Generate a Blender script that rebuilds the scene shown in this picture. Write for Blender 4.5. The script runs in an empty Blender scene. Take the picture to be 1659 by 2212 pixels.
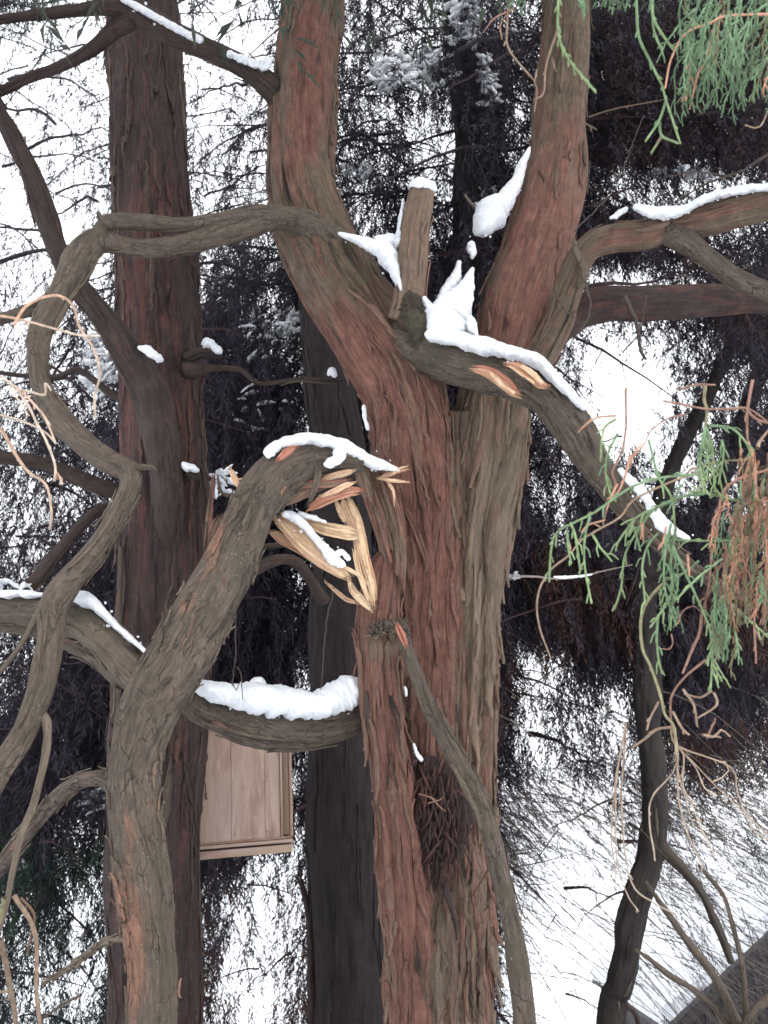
import bpy, math
import numpy as np
from mathutils import Vector

# ------------------------------------------------------------------ camera, sky, sun, exposure
SC = bpy.context.scene
COL = SC.collection
FPX = 1736.0                      # focal length in photo units (photo taken as 1659 x 2212 units)
CX, CY = 829.5, 1106.0
PITCH = math.radians(22.0)
CAM = np.array([0.0, 0.0, 1.7])
FW = np.array([0.0, math.cos(PITCH), math.sin(PITCH)])
UP = np.array([0.0, -math.sin(PITCH), math.cos(PITCH)])
RT = np.array([1.0, 0.0, 0.0])

cd = bpy.data.cameras.new("camera")
cam = bpy.data.objects.new("camera", cd)
COL.objects.link(cam)
cam.location = CAM
cam.rotation_euler = (math.radians(90) + PITCH, 0, 0)
cd.sensor_fit = 'VERTICAL'
cd.angle = 2 * math.atan(CY / FPX)
cd.clip_start = 0.05
cd.clip_end = 3000
SC.camera = cam
cd.dof.use_dof = True
cd.dof.focus_distance = 3.2
cd.dof.aperture_fstop = 3.2

SUN_EL, SUN_AZ = math.radians(48), math.radians(140)   # azimuth clockwise from +Y: behind the camera
world = bpy.data.worlds.new("World")
SC.world = world
world.use_nodes = True
nt = world.node_tree
nt.nodes.clear()
wo = nt.nodes.new("ShaderNodeOutputWorld")
bg = nt.nodes.new("ShaderNodeBackground")
sky = nt.nodes.new("ShaderNodeTexSky")
sky.sky_type = 'NISHITA'
sky.sun_disc = False
sky.sun_elevation = SUN_EL
sky.sun_rotation = SUN_AZ
sky.air_density = 1.0
sky.dust_density = 5.0
hs = nt.nodes.new("ShaderNodeHueSaturation")
hs.inputs['Saturation'].default_value = 0.22
nt.links.new(sky.outputs[0], hs.inputs['Color'])
oc = nt.nodes.new("ShaderNodeMix"); oc.data_type = 'RGBA'      # thick even cloud over the clear sky
oc.inputs[0].default_value = 0.80
oc.inputs[7].default_value = (9.6, 9.9, 10.4, 1)
nt.links.new(hs.outputs[0], oc.inputs[6])
nt.links.new(oc.outputs[2], bg.inputs['Color'])
bg.inputs['Strength'].default_value = 0.13
nt.links.new(bg.outputs[0], wo.inputs['Surface'])

sl = bpy.data.lights.new("sun", 'SUN')
sun = bpy.data.objects.new("sun", sl)
COL.objects.link(sun)
sl.energy = 1.35
sl.angle = math.radians(11)
sl.color = (1.0, 0.96, 0.92)
sd = Vector((math.sin(SUN_AZ) * math.cos(SUN_EL), math.cos(SUN_AZ) * math.cos(SUN_EL), math.sin(SUN_EL)))
sun.rotation_euler = (-sd).to_track_quat('-Z', 'Y').to_euler()

SC.view_settings.view_transform = 'Standard'
SC.view_settings.look = 'None'
SC.view_settings.exposure = 1.1
SC.view_settings.gamma = 1.0
SC.render.engine = 'CYCLES'
SC.cycles.max_bounces = 6
SC.cycles.diffuse_bounces = 4
SC.cycles.transparent_max_bounces = 4

# ------------------------------------------------------------------ helpers
def P(x, y, d):
    return CAM + d * FW + RT * ((x - CX) / FPX * d) + UP * ((CY - y) / FPX * d)

def proj(p):
    q = np.asarray(p) - CAM
    d = q @ FW
    return CX + (q @ RT) / d * FPX, CY - (q @ UP) / d * FPX, d

def ground_z(x, y):
    t = np.clip((np.asarray(y, float) - 2.0) / 13.0, 0, 1)
    t = t * t * (3 - 2 * t)
    return -3.4 * t + 0.08 * np.sin(np.asarray(x) * 0.7) * np.cos(np.asarray(y) * 0.5)

def _hash(ix, iy, seed):
    n = (ix.astype(np.int64) * 374761393 + iy.astype(np.int64) * 668265263 + seed * 1274126177) & 0xFFFFFFFF
    n = ((n ^ (n >> 13)) * 1274126177) & 0xFFFFFFFF
    n = n ^ (n >> 16)
    return (n & 0xFFFFFF) / float(0xFFFFFF)

def vnoise(u, v, period, seed):
    """value noise in 0..1, periodic in u"""
    iu = np.floor(u); iv = np.floor(v)
    fu = u - iu; fv = v - iv
    fu = fu * fu * (3 - 2 * fu); fv = fv * fv * (3 - 2 * fv)
    a0 = np.mod(iu, period); a1 = np.mod(iu + 1, period)
    h00 = _hash(a0, iv, seed); h10 = _hash(a1, iv, seed)
    h01 = _hash(a0, iv + 1, seed); h11 = _hash(a1, iv + 1, seed)
    return (h00 * (1 - fu) + h10 * fu) * (1 - fv) + (h01 * (1 - fu) + h11 * fu) * fv

def catmull(pts, ds):
    pts = np.asarray(pts, float)
    if len(pts) == 2:
        pts = np.vstack([pts[0], (pts[0] + pts[1]) / 2, pts[1]])
    ext = np.vstack([2 * pts[0] - pts[1], pts, 2 * pts[-1] - pts[-2]])
    out = []
    for i in range(1, len(ext) - 2):
        p0, p1, p2, p3 = ext[i - 1], ext[i], ext[i + 1], ext[i + 2]
        L = np.linalg.norm((p2 - p1)[:3])
        n = max(2, int(math.ceil(L / ds)))
        t = (np.arange(n) / n)[:, None]
        out.append(0.5 * ((2 * p1) + (-p0 + p2) * t + (2 * p0 - 5 * p1 + 4 * p2 - p3) * t ** 2
                          + (-p0 + 3 * p1 - 3 * p2 + p3) * t ** 3))
    out.append(ext[-2][None])
    return np.vstack(out)

class MB:
    """collects geometry and writes it as ONE mesh object"""
    def __init__(s):
        s.V, s.Q, s.T, s.B, s.C, s.n = [], [], [], [], [], 0
    def add(s, V, Q=None, T=None, bk=None, col=None):
        V = np.asarray(V, float).reshape(-1, 3)
        m = len(V)
        s.V.append(V)
        if Q is not None and len(Q): s.Q.append(np.asarray(Q, np.int64) + s.n)
        if T is not None and len(T): s.T.append(np.asarray(T, np.int64) + s.n)
        s.B.append(V if bk is None else np.asarray(bk, float).reshape(-1, 3))
        c = np.zeros((m, 4)); c[:, 3] = 1
        if col is not None: c[:, :3] = col
        s.C.append(c)
        s.n += m
    def build(s, name, mat, parent=None, smooth=True):
        me = bpy.data.meshes.new(name)
        V = np.vstack(s.V)
        Q = np.vstack(s.Q) if s.Q else np.zeros((0, 4), np.int64)
        T = np.vstack(s.T) if s.T else np.zeros((0, 3), np.int64)
        me.vertices.add(len(V)); me.vertices.foreach_set("co", V.astype(np.float32).ravel())
        loops = np.concatenate([Q.ravel(), T.ravel()])
        me.loops.add(len(loops)); me.loops.foreach_set("vertex_index", loops.astype(np.int32))
        nf = len(Q) + len(T)
        me.polygons.add(nf)
        st = np.concatenate([np.arange(len(Q)) * 4, len(Q) * 4 + np.arange(len(T)) * 3])
        me.polygons.foreach_set("loop_start", st.astype(np.int32))
        me.update(calc_edges=True)
        a = me.attributes.new("bk", 'FLOAT_VECTOR', 'POINT'); a.data.foreach_set("vector", np.vstack(s.B).astype(np.float32).ravel())
        a = me.attributes.new("mask", 'FLOAT_COLOR', 'POINT'); a.data.foreach_set("color", np.vstack(s.C).astype(np.float32).ravel())
        me.polygons.foreach_set("use_smooth", np.full(nf, smooth, dtype=bool))
        me.materials.append(mat)
        me.validate()
        o = bpy.data.objects.new(name, me)
        COL.objects.link(o)
        if parent is not None: o.parent = parent
        return o

def tag(o, label=None, cat=None, group=None, kind=None):
    if label: o["label"] = label
    if cat: o["category"] = cat
    if group: o["group"] = group
    if kind: o["kind"] = kind
    return o

def thing(name, label, cat, group=None):
    o = bpy.data.objects.new(name, None)
    o.empty_display_size = 0.2
    COL.objects.link(o)
    return tag(o, label, cat, group)

def frames(C):
    T = np.gradient(C, axis=0)
    T /= np.linalg.norm(T, axis=1)[:, None] + 1e-12
    N = np.zeros_like(C)
    a = np.array([0, -1.0, 0]) if abs(T[0][1]) < 0.9 else np.array([1.0, 0, 0])
    n = a - T[0] * (a @ T[0]); n /= np.linalg.norm(n)
    for i in range(len(C)):
        n = n - T[i] * (n @ T[i]); n /= np.linalg.norm(n) + 1e-12
        N[i] = n
    return T, N, np.cross(T, N)

SEED = [11]
def nseed():
    SEED[0] += 17
    return SEED[0]

class Limb:
    """swept bark-covered limb; pts: (x, y, d, r) in photo units, or world rows when world=True"""
    def __init__(s, pts, ds=0.03, rough=1.0, world=False, patches=(), base=(0, 0, 0), ridge=None, lump=0.10, nmin=8, nmax=84, seg=0.012):
        s.seed = nseed()
        if world: W = np.asarray(pts, float)
        else: W = np.array([list(P(x, y, d)) + [r / FPX * d] for x, y, d, r in pts])
        S = catmull(W, ds)
        s.C = S[:, :3]; s.R = np.maximum(S[:, 3], 0.0015)
        s.T, s.N, s.Bn = frames(s.C)
        seglen = np.linalg.norm(np.diff(s.C, axis=0), axis=1)
        s.L = np.concatenate([[0], np.cumsum(seglen)])
        rm = s.R.mean()
        s.rm = rm
        n = int(np.clip(2 * math.pi * s.R.max() / seg, nmin, nmax))
        s.n = n
        th = np.arange(n) / n
        TH, LL = np.meshgrid(th, s.L)
        RR = np.repeat(s.R[:, None], n, 1)
        lo = vnoise(TH * 4, LL / (rm * 3.0 + .02), 4, s.seed) - 0.5
        lo2 = vnoise(TH * 7, LL / (rm * 1.2 + .015), 7, s.seed + 1) - 0.5
        disp = RR * (lump * 2 * lo + lump * 0.9 * lo2)
        if rm > 0.03:
            K = max(5, int(2 * math.pi * rm / 0.07))
            warp = (vnoise(TH * 5, LL / 0.25, 5, s.seed + 2) - .5) * 1.0 + (vnoise(TH * 9, LL / 0.12, 9, s.seed + 5) - .5) * 0.3
            u = TH * K + warp
            lg = 1.0 if rm > .15 else .45
            r1 = vnoise(u, LL / lg, K, s.seed + 3)
            r2 = vnoise(u * 2, LL / (lg * .5), K * 2, s.seed + 4)
            amp = (0.020 if ridge is None else ridge) * min(1.0, rm / 0.12) * rough
            disp = disp + amp * (1.4 * np.abs(r1 - .5) * 2 - 0.7 + 0.8 * (r2 - .5))
        s.RD = RR + disp
        s.TH, s.LL = TH, LL
        s.base, s.patches = base, patches
    def surf(s, th, l, off=0.0):
        """points on the displaced surface; th in turns, l in metres along"""
        i = np.clip(np.searchsorted(s.L, l) - 1, 0, len(s.L) - 2)
        f = np.clip((l - s.L[i]) / (s.L[i + 1] - s.L[i]), 0, 1)
        j = np.mod(np.round(th * s.n).astype(int), s.n)
        r = s.RD[i, j] * (1 - f) + s.RD[i + 1, j] * f + off
        f = f[:, None]
        C = s.C[i] * (1 - f) + s.C[i + 1] * f
        N = s.N[i] * (1 - f) + s.N[i + 1] * f
        B = s.Bn[i] * (1 - f) + s.Bn[i + 1] * f
        a = th * 2 * math.pi
        D = N * np.cos(a)[:, None] + B * np.sin(a)[:, None]
        return C + D * r[:, None], D
    def masks(s, V):
        c = np.tile(np.array(s.base, float), (len(V), 1))
        for (x, y, d, rx, ry, ch, st) in s.patches:
            p = P(x, y, d)
            q = V - p
            k = FPX / d
            e = (q @ RT * k / rx) ** 2 + (q @ UP * k / ry) ** 2 + (q @ FW * k / (rx * 1.5 + 60)) ** 2
            c[:, ch] += st * np.exp(-e)
        return np.clip(c, 0, 1)
    def to(s, mb, cap0=True, cap1=True):
        a = s.TH * 2 * math.pi
        D = s.N[:, None, :] * np.cos(a)[..., None] + s.Bn[:, None, :] * np.sin(a)[..., None]
        V = (s.C[:, None, :] + D * s.RD[..., None])
        m, n = s.RD.shape
        bk = np.stack([np.cos(a) * s.rm, np.sin(a) * s.rm, s.LL], -1) + np.array([s.seed * 1.37 % 50, s.seed * .71 % 50, s.seed * 2.3 % 50])
        Vf = V.reshape(-1, 3)
        i = np.arange(m - 1)[:, None] * n; j = np.arange(n)[None, :]; j2 = (j + 1) % n
        Q = np.stack([i + j, i + j2, i + n + j2, i + n + j], -1).reshape(-1, 4)
        Ts = []
        Vx = [Vf]; bx = [bk.reshape(-1, 3)]
        k = m * n
        if cap0:
            Vx.append(s.C[:1] - s.T[:1] * s.R[0] * .25); bx.append(bk[0, :1]); Ts.append(np.stack([np.full(n, k), (np.arange(n) + 1) % n, np.arange(n)], -1)); k += 1
        if cap1:
            o = (m - 1) * n
            Vx.append(s.C[-1:] + s.T[-1:] * s.R[-1] * .25); bx.append(bk[-1, :1]); Ts.append(np.stack([np.full(n, k), o + np.arange(n), o + (np.arange(n) + 1) % n], -1)); k += 1
        VV = np.vstack(Vx)
        mb.add(VV, Q, np.vstack(Ts) if Ts else None, np.vstack(bx), s.masks(VV))
        return s
    def strips(s, mb, count, rng, lmin=.25, lmax=1.0, wmin=.008, wmax=.028, lift=.02, th0=0.0, th1=1.0, l0=0, l1=None, base=None, thick=.004, pale=.35):
        """thin lengths of bark lying on the limb with lifted ends"""
        l1 = s.L[-1] if l1 is None else l1
        for _ in range(count):
            Ln = rng.uniform(lmin, lmax)
            if l1 - l0 <= Ln: Ln = (l1 - l0) * .8
            a0 = rng.uniform(l0, l1 - Ln); k = max(8, int(Ln / .035))
            t = np.linspace(0, 1, k)
            l = a0 + t * Ln
            th = rng.uniform(th0, th1) + np.cumsum(rng.normal(0, .0035, k)) + (rng.normal(0, .03)) * t
            w = rng.uniform(wmin, wmax) * np.clip(np.sin(np.pi * np.clip(t, .02, .98)) ** .5 * (0.75 + .5 * rng.random(k)), .1, 1.3)
            li = 0.003 + lift * rng.random() * t ** 6 * 2 + lift * rng.random() * (1 - t) ** 8 + 0.004 * rng.random(k)
            dth = w / (2 * math.pi * np.interp(l, s.L, s.R))
            A, D = s.surf(th - dth, l, 0)
            B, _ = s.surf(th + dth, l, 0)
            M, Dm = s.surf(th, l, 0)
            A = A + D * (li + thick * .3)[:, None]; B = B + D * (li + thick * .3)[:, None] ; M = M + Dm * (li + thick)[:, None]
            A2 = A - Dm * thick; B2 = B - Dm * thick
            V = np.stack([A, M, B, B2, A2], 1).reshape(-1, 3)
            i = np.arange(k - 1)[:, None] * 5; jj = np.arange(5)[None, :]; j2 = (jj + 1) % 5
            Q = np.stack([i + jj, i + 5 + jj, i + 5 + j2, i + j2], -1).reshape(-1, 4)
            off = rng.uniform(0, 50, 3)
            u = np.array([-1, 0, 1, 1, -1.0])[None, :] * w[:, None]
            bk = np.stack([u, np.zeros_like(u), np.repeat(l[:, None], 5, 1)], -1).reshape(-1, 3) + off
            c = s.masks(V) if base is None else np.tile(np.array(base, float), (len(V), 1))
            c = np.clip(c + np.array([rng.normal(0, .22), rng.normal(0, .12), rng.uniform(0, pale) if rng.random() < .45 and pale > 0 else 0]), 0, 1)
            mb.add(V, Q, None, bk, c)

def slab(mb, pts, n=14, lump=.18, fib=0.0, ds=.02, base=(0, 0, 0), power=2.0, taper=True, fine=.06, rag=0.0):
    """soft or splintery body swept along a line; pts: (x, y, d, half width, half depth) in photo units"""
    sd = nseed()
    W = np.array([list(P(x, y, d)) + [a / FPX * d, b / FPX * d] for x, y, d, a, b in pts])
    S = catmull(W, ds)
    C = S[:, :3]; A = np.maximum(S[:, 3], .0008); Bq = np.maximum(S[:, 4], .0008)
    T = np.gradient(C, axis=0); T /= np.linalg.norm(T, axis=1)[:, None] + 1e-12
    V0 = C - CAM; V0 /= np.linalg.norm(V0, axis=1)[:, None]
    E = V0 - T * np.sum(V0 * T, 1)[:, None]; E /= np.linalg.norm(E, axis=1)[:, None] + 1e-9
    G = np.cross(T, E)
    L = np.concatenate([[0], np.cumsum(np.linalg.norm(np.diff(C, axis=0), axis=1))])
    m = len(C)
    if taper:
        e = np.minimum(L, L[-1] - L) / (np.minimum(A, L[-1] * .4) + 1e-6)
        k = np.sqrt(np.clip(1 - (1 - np.clip(e, 0, 1)) ** 2, 0.02, 1))
        A = A * k; Bq = Bq * k
    th = np.arange(n) / n
    TH, LL = np.meshgrid(th, L)
    a = TH * 2 * math.pi
    am = A.mean()
    dl = 1 + lump * 2 * (vnoise(TH * 4, LL / (am * 2.6), 4, sd) - .5) + lump * (vnoise(TH * 8, LL / (am * .9), 8, sd + 1) - .5)
    dl = dl + fine * 2 * (vnoise(TH * n / 2, LL / .012, n // 2, sd + 4) - .5)
    if rag:      # ragged lower lip, soft upper surface
        lowside = np.clip(-np.cos(a) * np.sign((G @ UP).mean()), 0, 1)
        dl = dl + rag * lowside * ((vnoise(TH * 3, LL / .055, 3, sd + 8) - .35) * 1.2 + (vnoise(TH * 6, LL / .013, 6, sd + 9) - .5) * .8)
        dl = dl + .10 * (vnoise(TH * 6, LL / .03, 6, sd + 6) - .5)
    if fib: dl = dl + fib * 2 * (vnoise(TH * 7 + (vnoise(TH * 3, LL / .1, 3, sd + 2) - .5), LL / .5, 7, sd + 3) - .5)
    ca, sa = np.cos(a), np.sin(a)
    if power != 2.0:
        ca = np.sign(ca) * np.abs(ca) ** (2 / power); sa = np.sign(sa) * np.abs(sa) ** (2 / power)
    V = C[:, None, :] + G[:, None, :] * (ca * dl * A[:, None])[..., None] + E[:, None, :] * (sa * dl * Bq[:, None])[..., None]
    i = np.arange(m - 1)[:, None] * n; j = np.arange(n)[None, :]; j2 = (j + 1) % n
    Q = np.stack([i + j, i + j2, i + n + j2, i + n + j], -1).reshape(-1, 4)
    Vf = np.vstack([V.reshape(-1, 3), C[:1], C[-1:]])
    k = m * n
    Ts = np.vstack([np.stack([np.full(n, k), (np.arange(n) + 1) % n, np.arange(n)], -1),
                    np.stack([np.full(n, k + 1), (m - 1) * n + np.arange(n), (m - 1) * n + (np.arange(n) + 1) % n], -1)])
    bk = np.stack([ca * am, sa * am, LL], -1).reshape(-1, 3)
    bk = np.vstack([bk, bk[:1], bk[-1:]]) + np.array([sd % 37, sd % 23, sd % 29])
    mb.add(Vf, Q, Ts, bk, base)

def bundle(mb, rows, k=6, base=(0, 0, 0), jag=.12, seed=0, spread=1.0):
    """a piece of split wood: overlapping flat slivers with uneven ends"""
    r_ = np.random.default_rng(1000 + seed + len(rows) * 7 + int(rows[0][0]))
    A = catmull(np.asarray(rows, float), 6.0)
    m = len(A)
    T = np.gradient(A[:, :2], axis=0); T /= np.linalg.norm(T, axis=1)[:, None] + 1e-9
    Nn = np.stack([-T[:, 1], T[:, 0]], 1)
    LW = A[:, 3] * .45 + A[:, 3].mean() * .5
    for j in range(k):
        u = (j + .5) / k * 2 - 1 + r_.normal(0, .08)
        a0 = int(m * abs(r_.normal(0, jag))); a1 = m - int(m * abs(r_.normal(0, jag)))
        a0 = min(a0, m // 3); a1 = max(a1, m * 2 // 3)
        idx = np.unique((a0 + (a1 - 1 - a0) * np.array([0, .05, .2, .38, .55, .72, .88, .96, 1])).astype(int))
        if len(idx) < 3: continue
        out = []
        drift = r_.normal(0, .12)
        for q, i in enumerate(idx):
            f = q / (len(idx) - 1)
            x_ = A[i, 0] + Nn[i, 0] * LW[i] * (u + drift * (f - .5)) * spread * .85
            y_ = A[i, 1] + Nn[i, 1] * LW[i] * (u + drift * (f - .5)) * spread * .85
            w = max((A[i, 3] * .5 + A[:, 3].mean() * .45) / k * r_.uniform(1.0, 1.5), .6)
            if q in (0, len(idx) - 1): w *= .35
            out.append((x_, y_, A[i, 2] - (1 - u * u) * A[i, 4] / FPX * A[i, 2] * .6 + (j % 2) * .004 + r_.normal(0, .0015), w, max(A[i, 4] * .5, 1.0)))
        b_ = np.clip(np.array(base) + np.array([max(0, r_.normal(0, .25)), max(0, r_.normal(-.02, .2)), 0]), 0, 1)
        slab(mb, out, n=16, lump=.10, fib=.6, base=b_, ds=.008, power=4.5, taper=False, fine=.05)
        for end in (0, -1):                      # needles of wood left standing at the broken ends
            for _ in range(3):
                o_ = out[end]; i_ = out[1] if end == 0 else out[-2]
                dx, dy = o_[0] - i_[0], o_[1] - i_[1]; ll = math.hypot(dx, dy) + 1e-6
                L = r_.uniform(3, 11); px, py = -dy / ll, dx / ll; sx = r_.uniform(-.9, .9) * o_[3]; tx_ = sx + r_.normal(0, 1.5)
                slab(mb, [(o_[0] + px * sx - dx / ll * 3, o_[1] + py * sx - dy / ll * 3, o_[2], max(.6, o_[3] * .35), .9), (o_[0] + px * sx + dx / ll * L * .4, o_[1] + py * sx + dy / ll * L * .4, o_[2], max(.5, o_[3] * .22), .8),
                          (o_[0] + px * tx_ + dx / ll * L, o_[1] + py * tx_ + dy / ll * L, o_[2] + r_.normal(0, .004), .25, .3)], n=6, lump=.1, base=b_, ds=.012, taper=False)

def strand(mb, C, R, n=5, col=(0, 0, 0), col2=None):
    """thin twig through world points C with radii R"""
    C = np.asarray(C, float); R = np.asarray(R, float)
    T, N, B = frames(C)
    m = len(C)
    a = np.arange(n) / n * 2 * math.pi
    V = C[:, None, :] + (N[:, None, :] * np.cos(a)[None, :, None] + B[:, None, :] * np.sin(a)[None, :, None]) * R[:, None, None]
    i = np.arange(m - 1)[:, None] * n; j = np.arange(n)[None, :]; j2 = (j + 1) % n
    Q = np.stack([i + j, i + j2, i + n + j2, i + n + j], -1).reshape(-1, 4)
    V = np.vstack([V.reshape(-1, 3), C[-1:] + T[-1:] * R[-1]])
    o = (m - 1) * n
    Tt = np.stack([np.full(n, m * n), o + np.arange(n), o + (np.arange(n) + 1) % n], -1)
    if col2 is None: cc = col
    else:
        t = np.repeat(np.linspace(0, 1, m), n)[:, None]
        cc = np.vstack([np.array(col) * (1 - t) + np.array(col2) * t, np.array(col2)[None]])
    mb.add(V, Q, Tt, None, cc)

# ------------------------------------------------------------------ materials
def newmat(name):
    m = bpy.data.materials.new(name)
    m.use_nodes = True
    t = m.node_tree
    b = t.nodes["Principled BSDF"]
    return m, t, b

def nd(t, typ, **kw):
    n = t.nodes.new(typ)
    for k, v in kw.items():
        if k in n.inputs: n.inputs[k].default_value = v
        else: setattr(n, k, v)
    return n

def ramp(t, src, a, b, c0=(0, 0, 0, 1), c1=(1, 1, 1, 1)):
    r = t.nodes.new("ShaderNodeValToRGB")
    r.color_ramp.elements[0].position = a; r.color_ramp.elements[0].color = c0
    r.color_ramp.elements[1].position = b; r.color_ramp.elements[1].color = c1
    t.links.new(src, r.inputs[0])
    return r.outputs[0]

def mix(t, f, a, b, mode='MIX'):
    m = t.nodes.new("ShaderNodeMix"); m.data_type = 'RGBA'; m.blend_type = mode
    for k, v in ((0, f), (6, a), (7, b)):
        if isinstance(v, (int, float)): m.inputs[k].default_value = v
        elif isinstance(v, tuple): m.inputs[k].default_value = v if len(v) == 4 else (*v, 1)
        else: t.links.new(v, m.inputs[k])
    return m.outputs[2]

def math_(t, op, a, b=0.0, clamp=False):
    m = t.nodes.new("ShaderNodeMath"); m.operation = op; m.use_clamp = clamp
    for k, v in ((0, a), (1, b)):
        if isinstance(v, (int, float)): m.inputs[k].default_value = v
        else: t.links.new(v, m.inputs[k])
    return m.outputs[0]

def bark_mat(name, outer=(.10, .082, .066), outer2=(.17, .145, .12), crack=(.035, .027, .024), red=(.13, .065, .05),
             red2=(.22, .12, .09), algae=(.10, .10, .055), stretch=.10, scale=20, bump=.9, mixred=0.0, plates=0.0, spots=.45):
    m, t, b = newmat(name)
    at = nd(t, "ShaderNodeAttribute", attribute_name="bk")
    ms = nd(t, "ShaderNodeAttribute", attribute_name="mask")
    sep = t.nodes.new("ShaderNodeSeparateColor"); t.links.new(ms.outputs['Color'], sep.inputs[0])
    mp = t.nodes.new("ShaderNodeMapping"); t.links.new(at.outputs['Vector'], mp.inputs[0]); mp.inputs['Scale'].default_value = (1, 1, stretch)
    def noise(vec, sc, det, dist=0.0, rough=.55):
        n = nd(t, "ShaderNodeTexNoise", Scale=sc, Detail=det, Roughness=rough, Distortion=dist)
        t.links.new(vec, n.inputs['Vector']); return n.outputs['Fac']
    n1 = noise(mp.outputs[0], scale, 5, 1.2 if plates else .6)
    n2 = noise(mp.outputs[0], scale * 4.5, 5, .6, .65)
    n3 = noise(at.outputs['Vector'], 5, 4)
    n4 = noise(at.outputs['Vector'], 70, 4)
    mp2 = t.nodes.new("ShaderNodeMapping"); t.links.new(at.outputs['Vector'], mp2.inputs[0]); mp2.inputs['Scale'].default_value = (1, 1, .16)
    n5 = noise(mp2.outputs[0], scale * .55, 3, 1.5)
    co = mix(t, ramp(t, n2, .3, .72), outer, outer2)
    cr = mix(t, ramp(t, n2, .32, .70), red, red2)
    rf = math_(t, 'ADD', math_(t, 'MULTIPLY', sep.outputs[0], 1.3), math_(t, 'SUBTRACT', math_(t, 'MULTIPLY', n5, 2.2), 1.55 - mixred))
    c = mix(t, ramp(t, rf, .0, .55), co, cr)
    c = mix(t, ramp(t, math_(t, 'ADD', n1, math_(t, 'MULTIPLY', n4, .12)), .36, .50, (1, 1, 1, 1), (0, 0, 0, 1)), c, crack)
    # fine fibres and, on smoother bark, curved cracks between small plates
    mp3 = t.nodes.new("ShaderNodeMapping"); t.links.new(at.outputs['Vector'], mp3.inputs[0]); mp3.inputs['Scale'].default_value = (1, 1, .05)
    n6 = noise(mp3.outputs[0], 150, 4, .4, .7)
    c = mix(t, .5, c, ramp(t, n6, .32, .66, (.42, .40, .40, 1), (1.45, 1.45, 1.42, 1)), 'MULTIPLY')
    n7 = noise(at.outputs['Vector'], 11, 5, .8, .65)
    c = mix(t, .6, c, ramp(t, n7, .30, .70, (.55, .55, .56, 1), (1.4, 1.36, 1.30, 1)), 'MULTIPLY')
    pl = None
    if plates:
        mp4 = t.nodes.new("ShaderNodeMapping"); mp4.inputs['Scale'].default_value = (1, 1, .42)
        wv = nd(t, "ShaderNodeTexNoise", Scale=14.0, Detail=3.0); t.links.new(at.outputs['Vector'], wv.inputs['Vector'])
        va = t.nodes.new("ShaderNodeVectorMath"); va.operation = 'MULTIPLY_ADD'
        t.links.new(wv.outputs['Color'], va.inputs[0]); va.inputs[1].default_value = (.06, .06, .10); t.links.new(at.outputs['Vector'], va.inputs[2])
        t.links.new(va.outputs[0], mp4.inputs[0])
        vc = nd(t, "ShaderNodeTexVoronoi", Scale=24.0); vc.feature = 'DISTANCE_TO_EDGE'; t.links.new(mp4.outputs[0], vc.inputs['Vector'])
        pl = math_(t, 'MULTIPLY', ramp(t, vc.outputs['Distance'], .01, .07, (1, 1, 1, 1), (0, 0, 0, 1)), math_(t, 'MULTIPLY', ramp(t, n7, .50, .60), plates))
        c = mix(t, pl, c, crack)
    gf = math_(t, 'MULTIPLY', ramp(t, n3, .35, .65), sep.outputs[1])
    c = mix(t, gf, c, algae)
    vor = nd(t, "ShaderNodeTexVoronoi", Scale=38.0); t.links.new(at.outputs['Vector'], vor.inputs['Vector'])
    sp = math_(t, 'MULTIPLY', ramp(t, vor.outputs['Distance'], .13, .2, (1, 1, 1, 1), (0, 0, 0, 1)), ramp(t, n3, .55, .62))
    sp = math_(t, 'MULTIPLY', sp, spots)
    c = mix(t, sp, c, (.34, .34, .27, 1))
    c = mix(t, math_(t, 'MULTIPLY', sep.outputs[2], 1.0), c, (.26, .21, .15, 1))
    t.links.new(c, b.inputs['Base Color'])
    b.inputs['Roughness'].default_value = .85
    b.inputs['Specular IOR Level'].default_value = .25
    h = math_(t, 'ADD', math_(t, 'MULTIPLY', ramp(t, n1, .3, .62), .9), math_(t, 'ADD', math_(t, 'MULTIPLY', n2, .8), math_(t, 'MULTIPLY', n4, .28)))
    h = math_(t, 'ADD', h, math_(t, 'MULTIPLY', n6, .55))
    if pl is not None: h = math_(t, 'SUBTRACT', h, math_(t, 'MULTIPLY', pl, .5))
    bp = nd(t, "ShaderNodeBump", Strength=bump, Distance=.026); t.links.new(h, bp.inputs['Height'])
    t.links.new(bp.outputs[0], b.inputs['Normal'])
    return m

M = {}
M['bark_main'] = bark_mat('shredding_bark', scale=14, outer=(.092, .066, .052), outer2=(.215, .162, .120), red=(.150, .066, .052), red2=(.27, .135, .105), mixred=.46, crack=(.022, .017, .017), bump=1.0)
M['bark_dark'] = bark_mat('dark_bark', spots=.15, outer=(.046, .031, .032), outer2=(.080, .056, .053), crack=(.025, .02, .02), red=(.105, .046, .040), red2=(.15, .074, .062), mixred=.28, bump=1.0)
M['bark_grey'] = bark_mat('grey_green_bark', plates=.9, outer=(.088, .068, .055), outer2=(.185, .148, .122), crack=(.035, .03, .026), red=(.24, .12, .09), red2=(.36, .20, .14),
                          algae=(.082, .072, .050), stretch=.22, scale=16, bump=.85)
M['bark_far'] = bark_mat('far_bark', spots=.0, outer=(.016, .0125, .014), outer2=(.026, .020, .022), crack=(.009, .008, .009), red=(.024, .014, .014), red2=(.034, .020, .018), bump=.5)

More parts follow.
